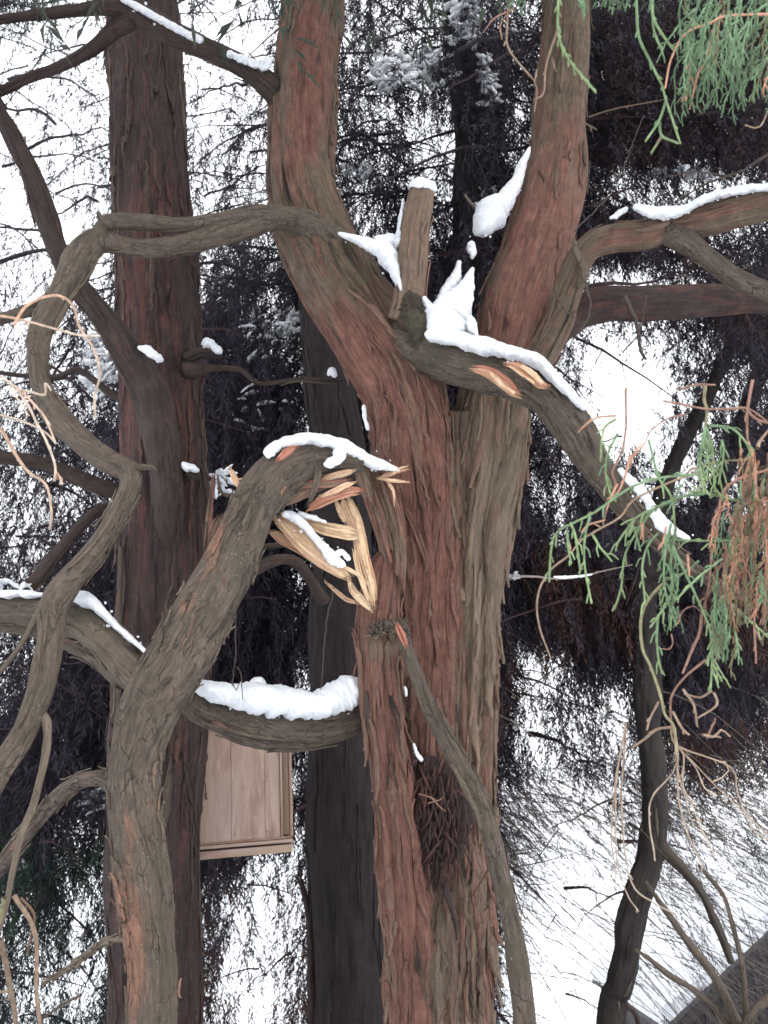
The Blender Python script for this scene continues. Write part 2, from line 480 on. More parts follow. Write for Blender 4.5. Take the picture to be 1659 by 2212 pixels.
def snow_mat():
    m, t, b = newmat('snow')
    tc = t.nodes.new("ShaderNodeTexCoord")
    n = nd(t, "ShaderNodeTexNoise", Scale=45.0, Detail=6.0, Roughness=.6); t.links.new(tc.outputs['Object'], n.inputs['Vector'])
    n2 = nd(t, "ShaderNodeTexNoise", Scale=9.0, Detail=3.0); t.links.new(tc.outputs['Object'], n2.inputs['Vector'])
    c = mix(t, n2.outputs['Fac'], (.74, .77, .82, 1), (.84, .85, .87, 1))
    t.links.new(c, b.inputs['Base Color'])
    b.inputs['Roughness'].default_value = .75
    b.inputs['Subsurface Weight'].default_value = .15
    b.inputs['Subsurface Radius'].default_value = (.02, .02, .025)
    bp = nd(t, "ShaderNodeBump", Strength=.8, Distance=.016); t.links.new(n.outputs['Fac'], bp.inputs['Height']); t.links.new(bp.outputs[0], b.inputs['Normal'])
    return m
M['snow'] = snow_mat()

def leaf_mat(name, rough=.7, trans=.25):
    m, t, b = newmat(name)
    ms = nd(t, "ShaderNodeAttribute", attribute_name="mask")
    tc = t.nodes.new("ShaderNodeTexCoord")
    n = nd(t, "ShaderNodeTexNoise", Scale=60.0, Detail=3.0); t.links.new(tc.outputs['Object'], n.inputs['Vector'])
    c = mix(t, .55, ms.outputs['Color'], ramp(t, n.outputs['Fac'], .3, .7, (.45, .45, .45, 1), (1.4, 1.4, 1.4, 1)), 'MULTIPLY')
    t.links.new(c, b.inputs['Base Color'])
    b.inputs['Roughness'].default_value = rough
    b.inputs['Specular IOR Level'].default_value = .2
    tr = t.nodes.new("ShaderNodeBsdfTranslucent"); t.links.new(c, tr.inputs['Color'])
    mx = t.nodes.new("ShaderNodeMixShader"); mx.inputs[0].default_value = trans
    t.links.new(b.outputs[0], mx.inputs[1]); t.links.new(tr.outputs[0], mx.inputs[2])
    t.links.new(mx.outputs[0], t.nodes["Material Output"].inputs['Surface'])
    return m
M['leaf'] = leaf_mat('cypress_foliage')
M['twig'] = leaf_mat('twig_bark', .6, .05)

def wood_mat(name, a, b_, streak, sc=60):
    m, t, b = newmat(name)
    at = nd(t, "ShaderNodeAttribute", attribute_name="bk")
    ms = nd(t, "ShaderNodeAttribute", attribute_name="mask")
    sep = t.nodes.new("ShaderNodeSeparateColor"); t.links.new(ms.outputs['Color'], sep.inputs[0])
    mp = t.nodes.new("ShaderNodeMapping"); t.links.new(at.outputs['Vector'], mp.inputs[0]); mp.inputs['Scale'].default_value = (1, 1, .05)
    n = nd(t, "ShaderNodeTexNoise", Scale=float(sc), Detail=5.0, Distortion=.5); t.links.new(mp.outputs[0], n.inputs['Vector'])
    n2 = nd(t, "ShaderNodeTexNoise", Scale=22.0, Detail=4.0); t.links.new(at.outputs['Vector'], n2.inputs['Vector'])
    c = mix(t, ramp(t, n.outputs['Fac'], .35, .65), a, b_)
    c = mix(t, ramp(t, n.outputs['Fac'], .60, .72), c, streak)
    c = mix(t, math_(t, 'MULTIPLY', ramp(t, n2.outputs['Fac'], .45, .7), .5), c, streak)
    c = mix(t, sep.outputs[0], c, (.36, .125, .08, 1))
    c = mix(t, sep.outputs[1], c, (.10, .06, .045, 1))
    t.links.new(c, b.inputs['Base Color']); b.inputs['Roughness'].default_value = .6
    bp = nd(t, "ShaderNodeBump", Strength=.8, Distance=.008); t.links.new(n.outputs['Fac'], bp.inputs['Height']); t.links.new(bp.outputs[0], b.inputs['Normal'])
    return m
M['wood'] = wood_mat('torn_wood', (.64, .42, .24), (.86, .66, .43), (.36, .19, .10), 150)
M['oldwood'] = wood_mat('weathered_wood', (.095, .062, .042), (.20, .125, .075), (.045, .032, .026), 45)

def board_mat():
    m, t, b = newmat('nest_box_board')
    tc = nd(t, "ShaderNodeAttribute", attribute_name="bk")
    mp = t.nodes.new("ShaderNodeMapping"); t.links.new(tc.outputs['Vector'], mp.inputs[0]); mp.inputs['Scale'].default_value = (1, 1, .09)
    n = nd(t, "ShaderNodeTexNoise", Scale=26.0, Detail=5.0, Distortion=1.2); t.links.new(mp.outputs[0], n.inputs['Vector'])
    n2 = nd(t, "ShaderNodeTexNoise", Scale=3.2, Detail=1.0); t.links.new(mp.outputs[0], n2.inputs['Vector'])
    mp5 = t.nodes.new("ShaderNodeMapping"); t.links.new(tc.outputs['Vector'], mp5.inputs[0]); mp5.inputs['Scale'].default_value = (1, 1, .28)
    n3 = nd(t, "ShaderNodeTexNoise", Scale=9.0, Detail=5.0); t.links.new(mp5.outputs[0], n3.inputs['Vector'])
    v = nd(t, "ShaderNodeTexVoronoi", Scale=5.5); t.links.new(tc.outputs['Vector'], v.inputs['Vector'])
    c = mix(t, ramp(t, n.outputs['Fac'], .35, .65), (.40, .275, .225, 1), (.50, .37, .315, 1))
    c = mix(t, ramp(t, n2.outputs['Fac'], .50, .54), c, (.41, .295, .215, 1))
    c = mix(t, math_(t, 'MULTIPLY', ramp(t, n3.outputs['Fac'], .50, .70), .75), c, (.25, .125, .09, 1))
    c = mix(t, ramp(t, v.outputs['Distance'], .04, .07, (1, 1, 1, 1), (0, 0, 0, 1)), c, (.13, .07, .05, 1))
    t.links.new(c, b.inputs['Base Color']); b.inputs['Roughness'].default_value = .65
    bp = nd(t, "ShaderNodeBump", Strength=.3, Distance=.004); t.links.new(n.outputs['Fac'], bp.inputs['Height']); t.links.new(bp.outputs[0], b.inputs['Normal'])
    return m
M['board'] = board_mat()

def plain(name, a, b_, sc=8.0, rough=.8, stretch=1.0):
    m, t, b = newmat(name)
    tc = t.nodes.new("ShaderNodeTexCoord")
    mp = t.nodes.new("ShaderNodeMapping"); t.links.new(tc.outputs['Object'], mp.inputs[0]); mp.inputs['Scale'].default_value = (1, 1, stretch)
    n = nd(t, "ShaderNodeTexNoise", Scale=sc, Detail=6.0); t.links.new(mp.outputs[0], n.inputs['Vector'])
    t.links.new(mix(t, ramp(t, n.outputs['Fac'], .3, .7), a, b_), b.inputs['Base Color'])
    b.inputs['Roughness'].default_value = rough
    bp = nd(t, "ShaderNodeBump", Strength=.4, Distance=.02); t.links.new(n.outputs['Fac'], bp.inputs['Height']); t.links.new(bp.outputs[0], b.inputs['Normal'])
    return m
M['hutwall'] = plain('stained_boards', (.018, .014, .017), (.032, .024, .026), 9.0, .8, .2)
M['roof'] = plain('roof_felt', (.06, .055, .06), (.10, .09, .09), 14.0)
M['ground'] = plain('snowy_ground', (.62, .65, .70), (.80, .81, .83), .9)

rng = np.random.default_rng(5)

# ------------------------------------------------------------------ ground
gx = np.concatenate([-np.geomspace(600, 14, 14), np.linspace(-12, 12, 33), np.geomspace(14, 600, 14)])
gy = np.concatenate([-np.geomspace(600, 8, 12), np.linspace(-6, 24, 41), np.geomspace(27, 900, 14)])
GX, GY = np.meshgrid(gx, gy)
GV = np.stack([GX, GY, ground_z(GX, GY)], -1).reshape(-1, 3)
nx = len(gx); ii, jj = np.meshgrid(np.arange(len(gy) - 1), np.arange(nx - 1), indexing='ij')
GQ = np.stack([ii * nx + jj, ii * nx + jj + 1, (ii + 1) * nx + jj + 1, (ii + 1) * nx + jj], -1).reshape(-1, 4)
g = MB(); g.add(GV, GQ)
tag(g.build('ground', M['ground']), 'snow covered ground falling away beneath the trees', 'ground', kind='structure')

def down(pt, r_scale=1.25, drop=.25, lean=0.0):
    """world row (x, y, z, r) where a stem seen at photo point pt=(x,y,d,r) meets the ground"""
    p = P(*pt[:3]); r = pt[3] / FPX * pt[2]
    gz = float(ground_z(p[0], p[1] + .1))
    return [p[0] + lean, p[1] + .1, gz - drop, r * r_scale]

def to_world(pts):
    return [list(P(x, y, d)) + [r / FPX * d] for x, y, d, r in pts]

# ------------------------------------------------------------------ MAIN TREE
main = thing('cypress_tree', 'big forked cypress with red shredding bark standing in the centre', 'tree')
mb = MB()
L1 = [(680, -330, 7.0, 40), (676, 0, 6.4, 60), (664, 110, 6.2, 68), (649, 210, 6.0, 75), (647, 350, 5.75, 74), (662, 460, 5.6, 80), (722, 590, 5.45, 88),
      (805, 730, 5.35, 92), (868, 850, 5.3, 96), (892, 1000, 5.25, 93), (908, 1200, 5.2, 88), (920, 1500, 5.1, 88), (925, 1800, 5.02, 92), (928, 2000, 5.0, 96), (935, 2212, 4.98, 96)]
pp = [(672, 150, 5.9, 30, 170, 0, 1.3), (560, 130, 5.9, 40, 200, 1, .5), (660, 300, 5.7, 30, 80, 0, .6), (760, 800, 5.2, 90, 130, 0, .5), (900, 1000, 5.1, 60, 200, 0, .9), (930, 1350, 5.0, 50, 250, 0, .8),
      (700, 480, 5.4, 90, 80, 1, .5), (800, 600, 5.3, 70, 90, 1, .7), (900, 720, 5.2, 45, 90, 1, .6)]
W = to_world(L1) + [down(L1[-1])]
limbL = Limb(W, world=True, patches=pp, base=(.08, .05, 0), ridge=.036); limbL.to(mb)
trunk_pts = [(1150, 560, 5.55, 40), (1110, 700, 5.5, 60), (1076, 800, 5.42, 68), (1062, 900, 5.35, 78), (1055, 1000, 5.3, 74), (1036, 1150, 5.25, 60), (1028, 1300, 5.2, 54), (1024, 1500, 5.12, 52), (1020, 1700, 5.05, 50),
             (1012, 1900, 5.02, 54), (1008, 2212, 5.0, 58)]
pp2 = [(1050, 1000, 5.2, 80, 300, 2, .25), (1040, 1400, 5.1, 60, 400, 2, .18), (1010, 1900, 5.0, 70, 300, 0, .5), (1100, 900, 5.2, 60, 60, 1, .4)]
W2 = to_world(trunk_pts) + [down(trunk_pts[-1])]
trR = Limb(W2, world=True, patches=pp2, base=(.08, .04, .08), ridge=.042); trR.to(mb)
# a third fold of stem filling the middle
mid = [(975, 900, 5.3, 50), (978, 1100, 5.24, 46), (972, 1400, 5.12, 48), (968, 1700, 5.03, 60), (962, 1900, 4.99, 78), (960, 2212, 4.97, 84)]
W3 = to_world(mid) + [down(mid[-1])]
trM = Limb(W3, world=True, base=(.14, .0, .06), ridge=.044, patches=[(930, 1250, 5.1, 50, 250, 0, .7), (900, 2050, 4.9, 60, 160, 0, .4)]); trM.to(mb)
buttress = [(1120, 905, 5.25, 12), (1104, 990, 5.15, 22), (1078, 1090, 5.1, 26), (1062, 1180, 5.1, 22), (1056, 1300, 5.1, 10)]
Limb(buttress, base=(.0, .1, .2)).to(mb)

for L_, args in ((limbL, (130, rng, .15, .6, .008, .026, .014)), (trR, (210, rng, .3, 1.5, .010, .040, .03)), (trM, (150, rng, .3, 1.5, .010, .040, .03)), (limbL, (170, rng, .3, 1.3, .010, .038, .026))):
    if args[0] == 130: L_.strips(mb, *args)
    else: L_.strips(mb, *args, thick=.009, l0=L_.L[-1] * (.45 if args[0] == 170 else 0))
trunk = mb.build('trunk', M['bark_main'], main)

def part_limb(name, pts, mat, base=(0, 0, 0), patches=(), parent=None, label=None, strips=0, **kw):
    m_ = MB(); L_ = Limb(pts, base=base, patches=patches, **kw); L_.to(m_)
    if strips: L_.strips(m_, strips, rng, .1, .5, .006, .02, .012)
    o = m_.build(name, M[mat], parent if parent is not None else main)
    if label: o['label'] = label
    return L_

limbR_pts = [(1232, -330, 7.2, 38), (1222, 0, 6.5, 51), (1212, 200, 6.2, 57), (1206, 340, 6.0, 60), (1184, 440, 5.8, 68), (1150, 560, 5.65, 78), (1118, 660, 5.5, 80), (1092, 760, 5.42, 72), (1075, 860, 5.36, 60)]
part_limb('limb', limbR_pts, 'bark_main', base=(.1, .15, 0), strips=90, ridge=.016,
          patches=[(1200, 420, 5.7, 60, 90, 0, .4), (1150, 580, 5.6, 70, 130, 0, .75), (1100, 700, 5.4, 60, 80, 0, .6), (1215, 60, 6.2, 40, 160, 1, .5), (1225, 300, 6, 30, 60, 0, .4)])
brC = [(815, 700, 5.45, 66), (870, 735, 5.3, 66), (930, 765, 5.1, 58), (1000, 790, 4.9, 50), (1090, 815, 4.8, 48), (1175, 850, 4.65, 47), (1235, 920, 4.5, 44), (1285, 1000, 4.4, 36), (1345, 1080, 4.3, 28), (1400, 1140, 4.25, 22), (1480, 1215, 4.2, 16), (1600, 1290, 4.1, 10)]
part_limb('limb', brC, 'bark_grey', base=(.0, .5, 0), strips=25, ridge=.016, patches=[(930, 760, 5, 80, 60, 1, .3)])
# torn bark scars on that limb
m_ = MB()
for pts in ([(1022, 794, 4.52, 4, 4), (1055, 803, 4.5, 16, 7), (1088, 825, 4.47, 18, 7), (1105, 842, 4.46, 14, 6), (1122, 853, 4.46, 5, 4)],
            [(1094, 786, 4.42, 4, 4), (1120, 792, 4.40, 13, 7), (1148, 812, 4.38, 16, 7), (1166, 828, 4.37, 12, 6), (1180, 833, 4.37, 3, 3)]):
    bundle(m_, pts, 6, (.6, 0, 0), .06)
for pts in ([(1060, 806, 4.44, 3, 3), (1085, 832, 4.42, 5, 3), (1112, 850, 4.42, 5, 3)], [(1125, 790, 4.34, 3, 3), (1150, 806, 4.33, 5, 3), (1172, 828, 4.33, 4, 3)], [(1100, 790, 4.36, 2, 3), (1130, 810, 4.34, 4, 3), (1155, 828, 4.34, 3, 2)]):
    slab(m_, pts, n=12, lump=.3, fib=.5, base=(.1, 0, 0), ds=.01, taper=False)
m_.build('torn_scar', M['wood'], main, smooth=True)['label'] = 'orange scars of fresh wood where bark tore off'
# sawn stub in the fork
m_ = MB(); L_ = Limb([(878, 690, 5.1, 40), (882, 640, 5.08, 33), (888, 570, 5.06, 32), (896, 500, 5.08, 31), (910, 425, 5.1, 31), (912, 412, 5.1, 30)], base=(0, 0, 0), lump=.08, ridge=.02); L_.to(m_)
L_.strips(m_, 16, rng, .1, .35, .006, .02, .01)
m_.build('stub', M['oldwood'], main)['label'] = 'sawn off upright stub of bare tan wood'
m_ = MB(); slab(m_, [(874, 625, 5.06, 10, 10), (884, 650, 5.03, 20, 20), (898, 690, 5.0, 27, 24), (908, 735, 5.0, 26, 20), (915, 770, 5.02, 14, 12)], n=36, lump=.25, fine=.30, ds=.012, base=(0, .5, 0)); m_.build('knot', M['bark_dark'], main)
# stem with the splintered top
stem_pts = [(862, 1190, 4.72, 22), (835, 1225, 4.72, 34), (822, 1300, 4.7, 42), (818, 1360, 4.7, 46), (822, 1450, 4.7, 46), (832, 1560, 4.7, 46), (845, 1700, 4.72, 46), (862, 1850, 4.74, 52), (878, 2000, 4.78, 54), (890, 2212, 4.82, 56)]
Ws = to_world(stem_pts) + [down(stem_pts[-1])]
m_ = MB(); L_ = Limb(Ws, world=True, base=(.72, 0, .05), ridge=.024, patches=[(830, 1380, 4.6, 50, 30, 1, .6), (825, 1400, 4.6, 40, 20, 2, .5)]); L_.to(m_)
L_.strips(m_, 120, rng, .15, .8, .008, .030, .022, thick=.007)
m_.build('stem', M['bark_main'], main)['label'] = 'snapped red barked stem fused to the trunk'
m_ = MB()
for pts in ([(858, 1260, 4.68, 20, 14), (856, 1190, 4.68, 24, 16), (843, 1110, 4.68, 27, 14), (828, 1060, 4.68, 20, 10), (812, 1020, 4.68, 10, 7), (800, 985, 4.68, 3, 3)],
            [(845, 1220, 4.66, 20, 10), (820, 1130, 4.64, 20, 10), (796, 1060, 4.64, 16, 8), (782, 1015, 4.64, 9, 6), (770, 980, 4.64, 2, 3)],
            [(868, 1300, 4.66, 6, 8), (872, 1200, 4.68, 7, 8), (868, 1110, 4.68, 7, 6), (856, 1060, 4.68, 3, 3)],
            [(880, 1290, 5.0, 5, 5), (925, 1240, 4.95, 9, 5), (905, 1160, 4.9, 8, 4), (868, 1080, 4.85, 2, 3)]):
    bundle(m_, pts, 5, (.25, .15, .05), .10)
m_.build('bark_spikes', M['bark_main'], main)['label'] = 'jagged bark spikes at the broken stem top'
# pale torn wood, one mesh per splinter; traced from a close view (z1 -> photo units)
def z1(x, y): return 414.8 + x * .3125, 898.6 + y * .3125
def sh(rows): return [(*z1(x, y), d, a * .3125, b * .3125) for x, y, d, a, b in rows]
spl = [
    ([(1060, 560, 4.70, 30, 20), (1090, 640, 4.66, 80, 30), (1140, 760, 4.63, 75, 30), (1170, 900, 4.60, 62, 28), (1210, 1050, 4.58, 45, 24), (1245, 1180, 4.57, 26, 16), (1262, 1310, 4.57, 6, 6)], (0, 0, 0), 'broad pale torn face of the snapped stem'),
    ([(1000, 600, 4.66, 10, 14), (1040, 690, 4.63, 24, 14), (1060, 730, 4.62, 12, 8)], (.1, 0, 0), None),
    ([(1120, 900, 4.56, 16, 12), (1150, 1050, 4.54, 24, 12), (1190, 1180, 4.53, 20, 10), (1225, 1280, 4.53, 6, 5)], (.05, 0, 0), None),
    ([(1085, 1130, 4.55, 8, 10), (1110, 1200, 4.53, 24, 14), (1170, 1270, 4.52, 32, 14), (1240, 1340, 4.52, 6, 5)], (0, 0, 0), 'curled bright splinter at the foot of the tear'),
    ([(680, 690, 4.52, 14, 14), (800, 730, 4.50, 34, 24), (940, 780, 4.50, 52, 26), (1060, 805, 4.52, 54, 22), (1140, 820, 4.53, 34, 14)], (.02, 0, 0), 'flat snapped board of pale wood pointing right'),
    ([(585, 690, 4.45, 24, 20), (680, 780, 4.42, 78, 34), (800, 900, 4.40, 92, 34), (930, 1000, 4.40, 78, 30), (1040, 1080, 4.42, 40, 20), (1080, 1110, 4.43, 10, 8)], (.03, .12, 0), 'lower slab of split brown wood'),
    ([(540, 790, 4.50, 12, 14), (620, 850, 4.48, 46, 20), (740, 920, 4.46, 34, 18), (860, 1000, 4.45, 22, 12), (1010, 1100, 4.45, 6, 6)], (.25, .25, 0), None),
    ([(1030, 1040, 4.38, 14, 10), (1100, 1070, 4.38, 14, 8), (1180, 1125, 4.38, 8, 6), (1200, 1150, 4.38, 2, 3)], (0, 0, 0), None),
    ([(930, 1155, 4.5, 4, 5), (1000, 1215, 4.5, 16, 7), (1070, 1270, 4.5, 18, 8), (1130, 1290, 4.5, 8, 5)], (.3, .35, 0), None),
]
for k, (rows, base, lab) in enumerate(spl):
    m_ = MB(); bundle(m_, sh(rows), 2 + int(max(r[3] for r in rows) / 17), base, seed=k, jag=.05)
    o = m_.build('splinter', M['wood'], main, smooth=False)
    if lab: o['label'] = lab
# mossy collar with a red scar where the thin dead branch leaves the stem
m_ = MB(); slab(m_, [(800, 1368, 4.60, 8, 10), (826, 1354, 4.56, 13, 14), (852, 1352, 4.54, 14, 14), (874, 1368, 4.52, 12, 12)], n=40, lump=.25, fine=.3, ds=.010, base=(0, .4, 0))
hr = np.random.default_rng(78)
for _ in range(90):
    px, py = hr.uniform(796, 884), hr.normal(1355, 9); L = hr.uniform(6, 22); a = hr.normal(1.6, .9); w = hr.uniform(.8, 2.6); d0 = 4.52 + hr.uniform(-.015, .02)
    slab(m_, [(px, py, d0, w, 1.2), (px + math.cos(a) * L * .5, py + math.sin(a) * L * .5, d0 - .015, w, 1.2), (px + math.cos(a) * L, py + math.sin(a) * L, d0, .5, .5)], n=7, lump=.3, ds=.012, taper=False, base=(hr.uniform(0, .3), hr.uniform(0, .8), hr.uniform(0, .8) if py > 1362 else 0))
m_.build('knot', M['bark_grey'], main)['label'] = 'mossy flaking knot below the tear'
m_ = MB(); bundle(m_, [(858, 1352, 4.42, 5, 4), (866, 1370, 4.40, 8, 5), (876, 1394, 4.42, 4, 3)], 3, (.95, 0, 0), .08); m_.build('torn_scar', M['wood'], main)
part_limb('branch', [(862, 1345, 4.6, 14), (875, 1390, 4.5, 15), (905, 1475, 4.42, 17), (940, 1560, 4.35, 18), (985, 1635, 4.28, 19), (1030, 1720, 4.2, 20), (1062, 1810, 4.15, 20), (1080, 1890, 4.1, 19), (1100, 1980, 4.05, 21), (1118, 2080, 4.0, 23), (1132, 2212, 3.95, 26), (1140, 2420, 3.9, 30)],
          'bark_grey', base=(0, .75, .0), lump=.12, label='long thin grey green branch hanging across the trunk', strips=14)
m_ = MB(); slab(m_, [(905, 1630, 4.82, 14, 12), (940, 1680, 4.80, 34, 20), (965, 1740, 4.78, 50, 24), (955, 1800, 4.79, 42, 22), (925, 1860, 4.80, 24, 14), (895, 1915, 4.82, 10, 8)], n=48, lump=.22, fine=.16, ds=.012, base=(0, 0, 0))
hr = np.random.default_rng(77)
for _ in range(230):
    px, py = hr.normal(945, 36), hr.uniform(1620, 1880); L = hr.uniform(30, 95); a = hr.normal(1.72, .28)
    d0 = 4.69 + hr.uniform(-.02, .04); w = hr.uniform(1.0, 3.4); sw = hr.normal(0, 7)
    slab(m_, [(px, py, d0, w * .5, 1.2), (px + math.cos(a) * L * .35 + sw * .4, py + math.sin(a) * L * .35, d0 - .02, w, 1.6), (px + math.cos(a) * L * .7 + sw, py + math.sin(a) * L * .7, d0 - .015, w * .8, 1.4), (px + math.cos(a) * L + sw * 1.4, py + math.sin(a) * L, d0 + .02, .5, .6)],
         n=8, lump=.3, fib=.4, ds=.014, taper=False, base=(hr.uniform(0, .5), 0, 0))
m_.build('burr', M['bark_dark'], main)['label'] = 'shaggy dark burr low on the trunk'
m_ = MB()
for L_ in ([(905, 1715, 4.6), (930, 1722, 4.55), (945, 1730, 4.55)], [(925, 1735, 4.56), (950, 1728, 4.54), (958, 1722, 4.54)], [(930, 1722, 4.55), (952, 1745, 4.54), (962, 1752, 4.54)]):
    strand(m_, [P(*q) for q in L_], [.004, .004, .002], 5, (.26, .15, .10))
m_.build('twig', M['twig'], main)
part_limb('twig', [(955, 1895, 4.72, 8), (972, 1950, 4.66, 6), (984, 2000, 4.66, 4), (987, 2030, 4.68, 2)], 'bark_dark', ds=.02)
# lower curved limb in front of the box
part_limb('limb', [(402, 1508, 4.42, 26), (440, 1535, 4.5, 33), (520, 1562, 4.58, 37), (600, 1578, 4.65, 38), (680, 1580, 4.75, 37), (750, 1562, 4.85, 33), (815, 1535, 4.95, 30)],
          'bark_grey', base=(0, .25, 0), lump=.14, ridge=.022, label='dark curved limb with a cut end above the box', strips=26)
# arching snake-like branch to the left
arch = [(790, 600, 5.4, 40), (740, 545, 5.36, 38), (680, 495, 5.3, 34), (620, 475, 5.2, 28), (560, 480, 5.15, 25), (500, 500, 5.1, 23), (430, 520, 5.05, 22), (340, 535, 5.0, 20), (260, 528, 4.95, 20), (205, 525, 4.9, 30), (160, 590, 4.8, 34), (120, 660, 4.7, 28), (88, 720, 4.6, 23), (82, 800, 4.5, 23), (112, 885, 4.42, 25), (170, 950, 4.35, 26),
        (235, 995, 4.3, 24), (280, 1022, 4.25, 24), (272, 1075, 4.15, 24), (215, 1175, 4.05, 25), (150, 1255, 3.95, 27), (115, 1320, 3.9, 28), (108, 1390, 3.8, 27), (90, 1480, 3.7, 25), (55, 1580, 3.6, 27), (10, 1650, 3.45, 29), (-60, 1750, 3.3, 30), (-160, 1850, 3.2, 28)]
part_limb('branch', arch, 'bark_grey', base=(0, .45, .03), lump=.13, label='long crooked grey green branch snaking down the left side', strips=30)
part_limb('branch', [(640, 478, 5.18, 16), (560, 465, 5.12, 20), (470, 478, 5.08, 17), (400, 484, 5.02, 17), (300, 480, 4.96, 18), (230, 482, 4.9, 18), (205, 530, 4.88, 22)], 'bark_grey', base=(0, .5, 0), lump=.15)
part_limb('branch', [(238, 492, 4.88, 12), (220, 475, 4.87, 8), (212, 458, 4.86, 4)], 'bark_grey', base=(0, .5, 0), lump=.2)
part_limb('branch', [(150, 610, 4.75, 20), (110, 650, 4.72, 18), (60, 672, 4.7, 15), (0, 690, 4.68, 14), (-120, 720, 4.6, 11)], 'bark_grey', base=(0, .3, 0))
part_limb('branch', [(262, 1005, 4.25, 14), (300, 1010, 4.24, 9), (330, 1010, 4.22, 5), (338, 1018, 4.2, 2)], 'bark_grey', base=(0, .5, .1), lump=.2)
part_limb('branch', [(82, 1535, 3.68, 12), (100, 1562, 3.64, 11), (100, 1620, 3.58, 9), (75, 1730, 3.5, 8), (48, 1800, 3.45, 8), (30, 1870, 3.4, 7), (12, 1960, 3.35, 6), (-20, 2060, 3.3, 5)], 'bark_grey', base=(0, .2, .35), lump=.15, ds=.02)
part_limb('branch', [(95, 1300, 3.95, 8), (70, 1350, 3.92, 7), (40, 1400, 3.9, 6), (0, 1450, 3.88, 5), (-40, 1490, 3.85, 4)], 'bark_grey', base=(0, .3, .25), ds=.02)
# upper left branch with snow
part_limb('branch', [(630, 230, 5.95, 34), (590, 195, 5.85, 26), (530, 150, 5.8, 23), (450, 108, 5.7, 24), (370, 72, 5.6, 27), (300, 32, 5.5, 26), (250, 14, 5.45, 18), (180, 20, 5.4, 13), (100, 30, 5.3, 11), (0, 45, 5.2, 9), (-100, 60, 5.2, 7)], 'bark_dark', base=(0, .15, 0), lump=.14, strips=14)
part_limb('branch', [(280, 40, 5.5, 22), (245, 65, 5.5, 18), (200, 105, 5.45, 15), (130, 145, 5.4, 13), (60, 170, 5.4, 11), (0, 200, 5.35, 10), (-100, 240, 5.3, 8)], 'bark_dark', base=(0, .1, 0))
# right hand branches
part_limb('branch', [(1130, 860, 5.3, 30), (1165, 775, 5.3, 36), (1205, 700, 5.25, 34), (1232, 620, 5.2, 30), (1265, 545, 5.15, 28), (1320, 515, 5.1, 32), (1400, 508, 5.0, 32), (1460, 485, 4.95, 30), (1530, 475, 4.85, 32), (1600, 455, 4.75, 34), (1680, 440, 4.65, 35), (1800, 430, 4.5, 33), (2000, 440, 4.3, 22), (2250, 400, 4.1, 6)],
          'bark_main', base=(.15, .25, .08), ridge=.014, strips=40, label='heavy curving branch reaching right with snow on top')
part_limb('branch', [(1440, 500, 4.95, 24), (1490, 528, 4.88, 24), (1545, 570, 4.8, 22), (1600, 605, 4.72, 21), (1680, 640, 4.65, 20), (1780, 690, 4.6, 17), (1950, 760, 4.5, 8), (2050, 800, 4.5, 2)], 'bark_grey', base=(.1, .3, 0), strips=8)
part_limb('branch', [(1180, 740, 5.7, 30), (1235, 690, 5.8, 34), (1290, 662, 5.8, 36), (1400, 655, 5.8, 36), (1500, 650, 5.8, 35), (1600, 645, 5.8, 34), (1700, 640, 5.8, 33), (1850, 630, 5.8, 28), (2100, 620, 5.8, 16), (2300, 600, 5.8, 4)], 'bark_dark', base=(.2, .1, 0), ridge=.01)
part_limb('branch', [(1250, 620, 5.1, 9), (1262, 580, 5.05, 9), (1246, 545, 5.0, 8), (1240, 520, 5.0, 5)], 'bark_grey', base=(0, .4, .2))
part_limb('twig', [(1030, 455, 5.55, 2.5), (1018, 440, 5.5, 3), (1004, 420, 5.5, 2.5)], 'bark_grey', base=(0, .5, .5), ds=.02)

for L_, r in (([(512, 1290, 4.3), (508, 1360, 4.3), (508, 1430, 4.3), (500, 1480, 4.32)], 1.8), ([(512, 1440, 4.3), (522, 1470, 4.3), (524, 1510, 4.3)], 1.6), ([(500, 1470, 4.3), (510, 1492, 4.3), (522, 1470, 4.3)], 1.4), ([(722, 1270, 4.5), (708, 1330, 4.55), (700, 1400, 4.6), (694, 1490, 4.62)], 1.8),
             ([(1660, 330, 4.6), (1600, 370, 4.7), (1540, 390, 4.8), (1500, 410, 4.9), (1470, 430, 4.95)], 3), ([(1560, 380, 4.8), (1510, 372, 4.8), (1440, 380, 4.85)], 2), ([(1350, 640, 5.1), (1375, 700, 5.1), (1385, 760, 5.1), (1395, 775, 5.1)], 5), ([(1262, 600, 5.0), (1275, 660, 5.0), (1262, 700, 5.0), (1240, 730, 5.0)], 3),
             ([(1345, 760, 5.0), (1380, 720, 5.0), (1395, 640, 5.1)], 2), ([(1240, 500, 5.0), (1290, 450, 5.1), (1330, 400, 5.2), (1390, 250, 5.4)], 1.5), ([(1200, 630, 5.0), (1214, 660, 5.0), (1240, 690, 5.0)], 2)):
    m_ = MB(); C_ = catmull([P(*q) for q in L_], .03); C_ = C_ + rng.normal(0, .003, C_.shape); strand(m_, C_, np.linspace(r, r * .6, len(C_)) * L_[0][2] / FPX, 6, (.075, .06, .05)); m_.build('twig', M['twig'], main)
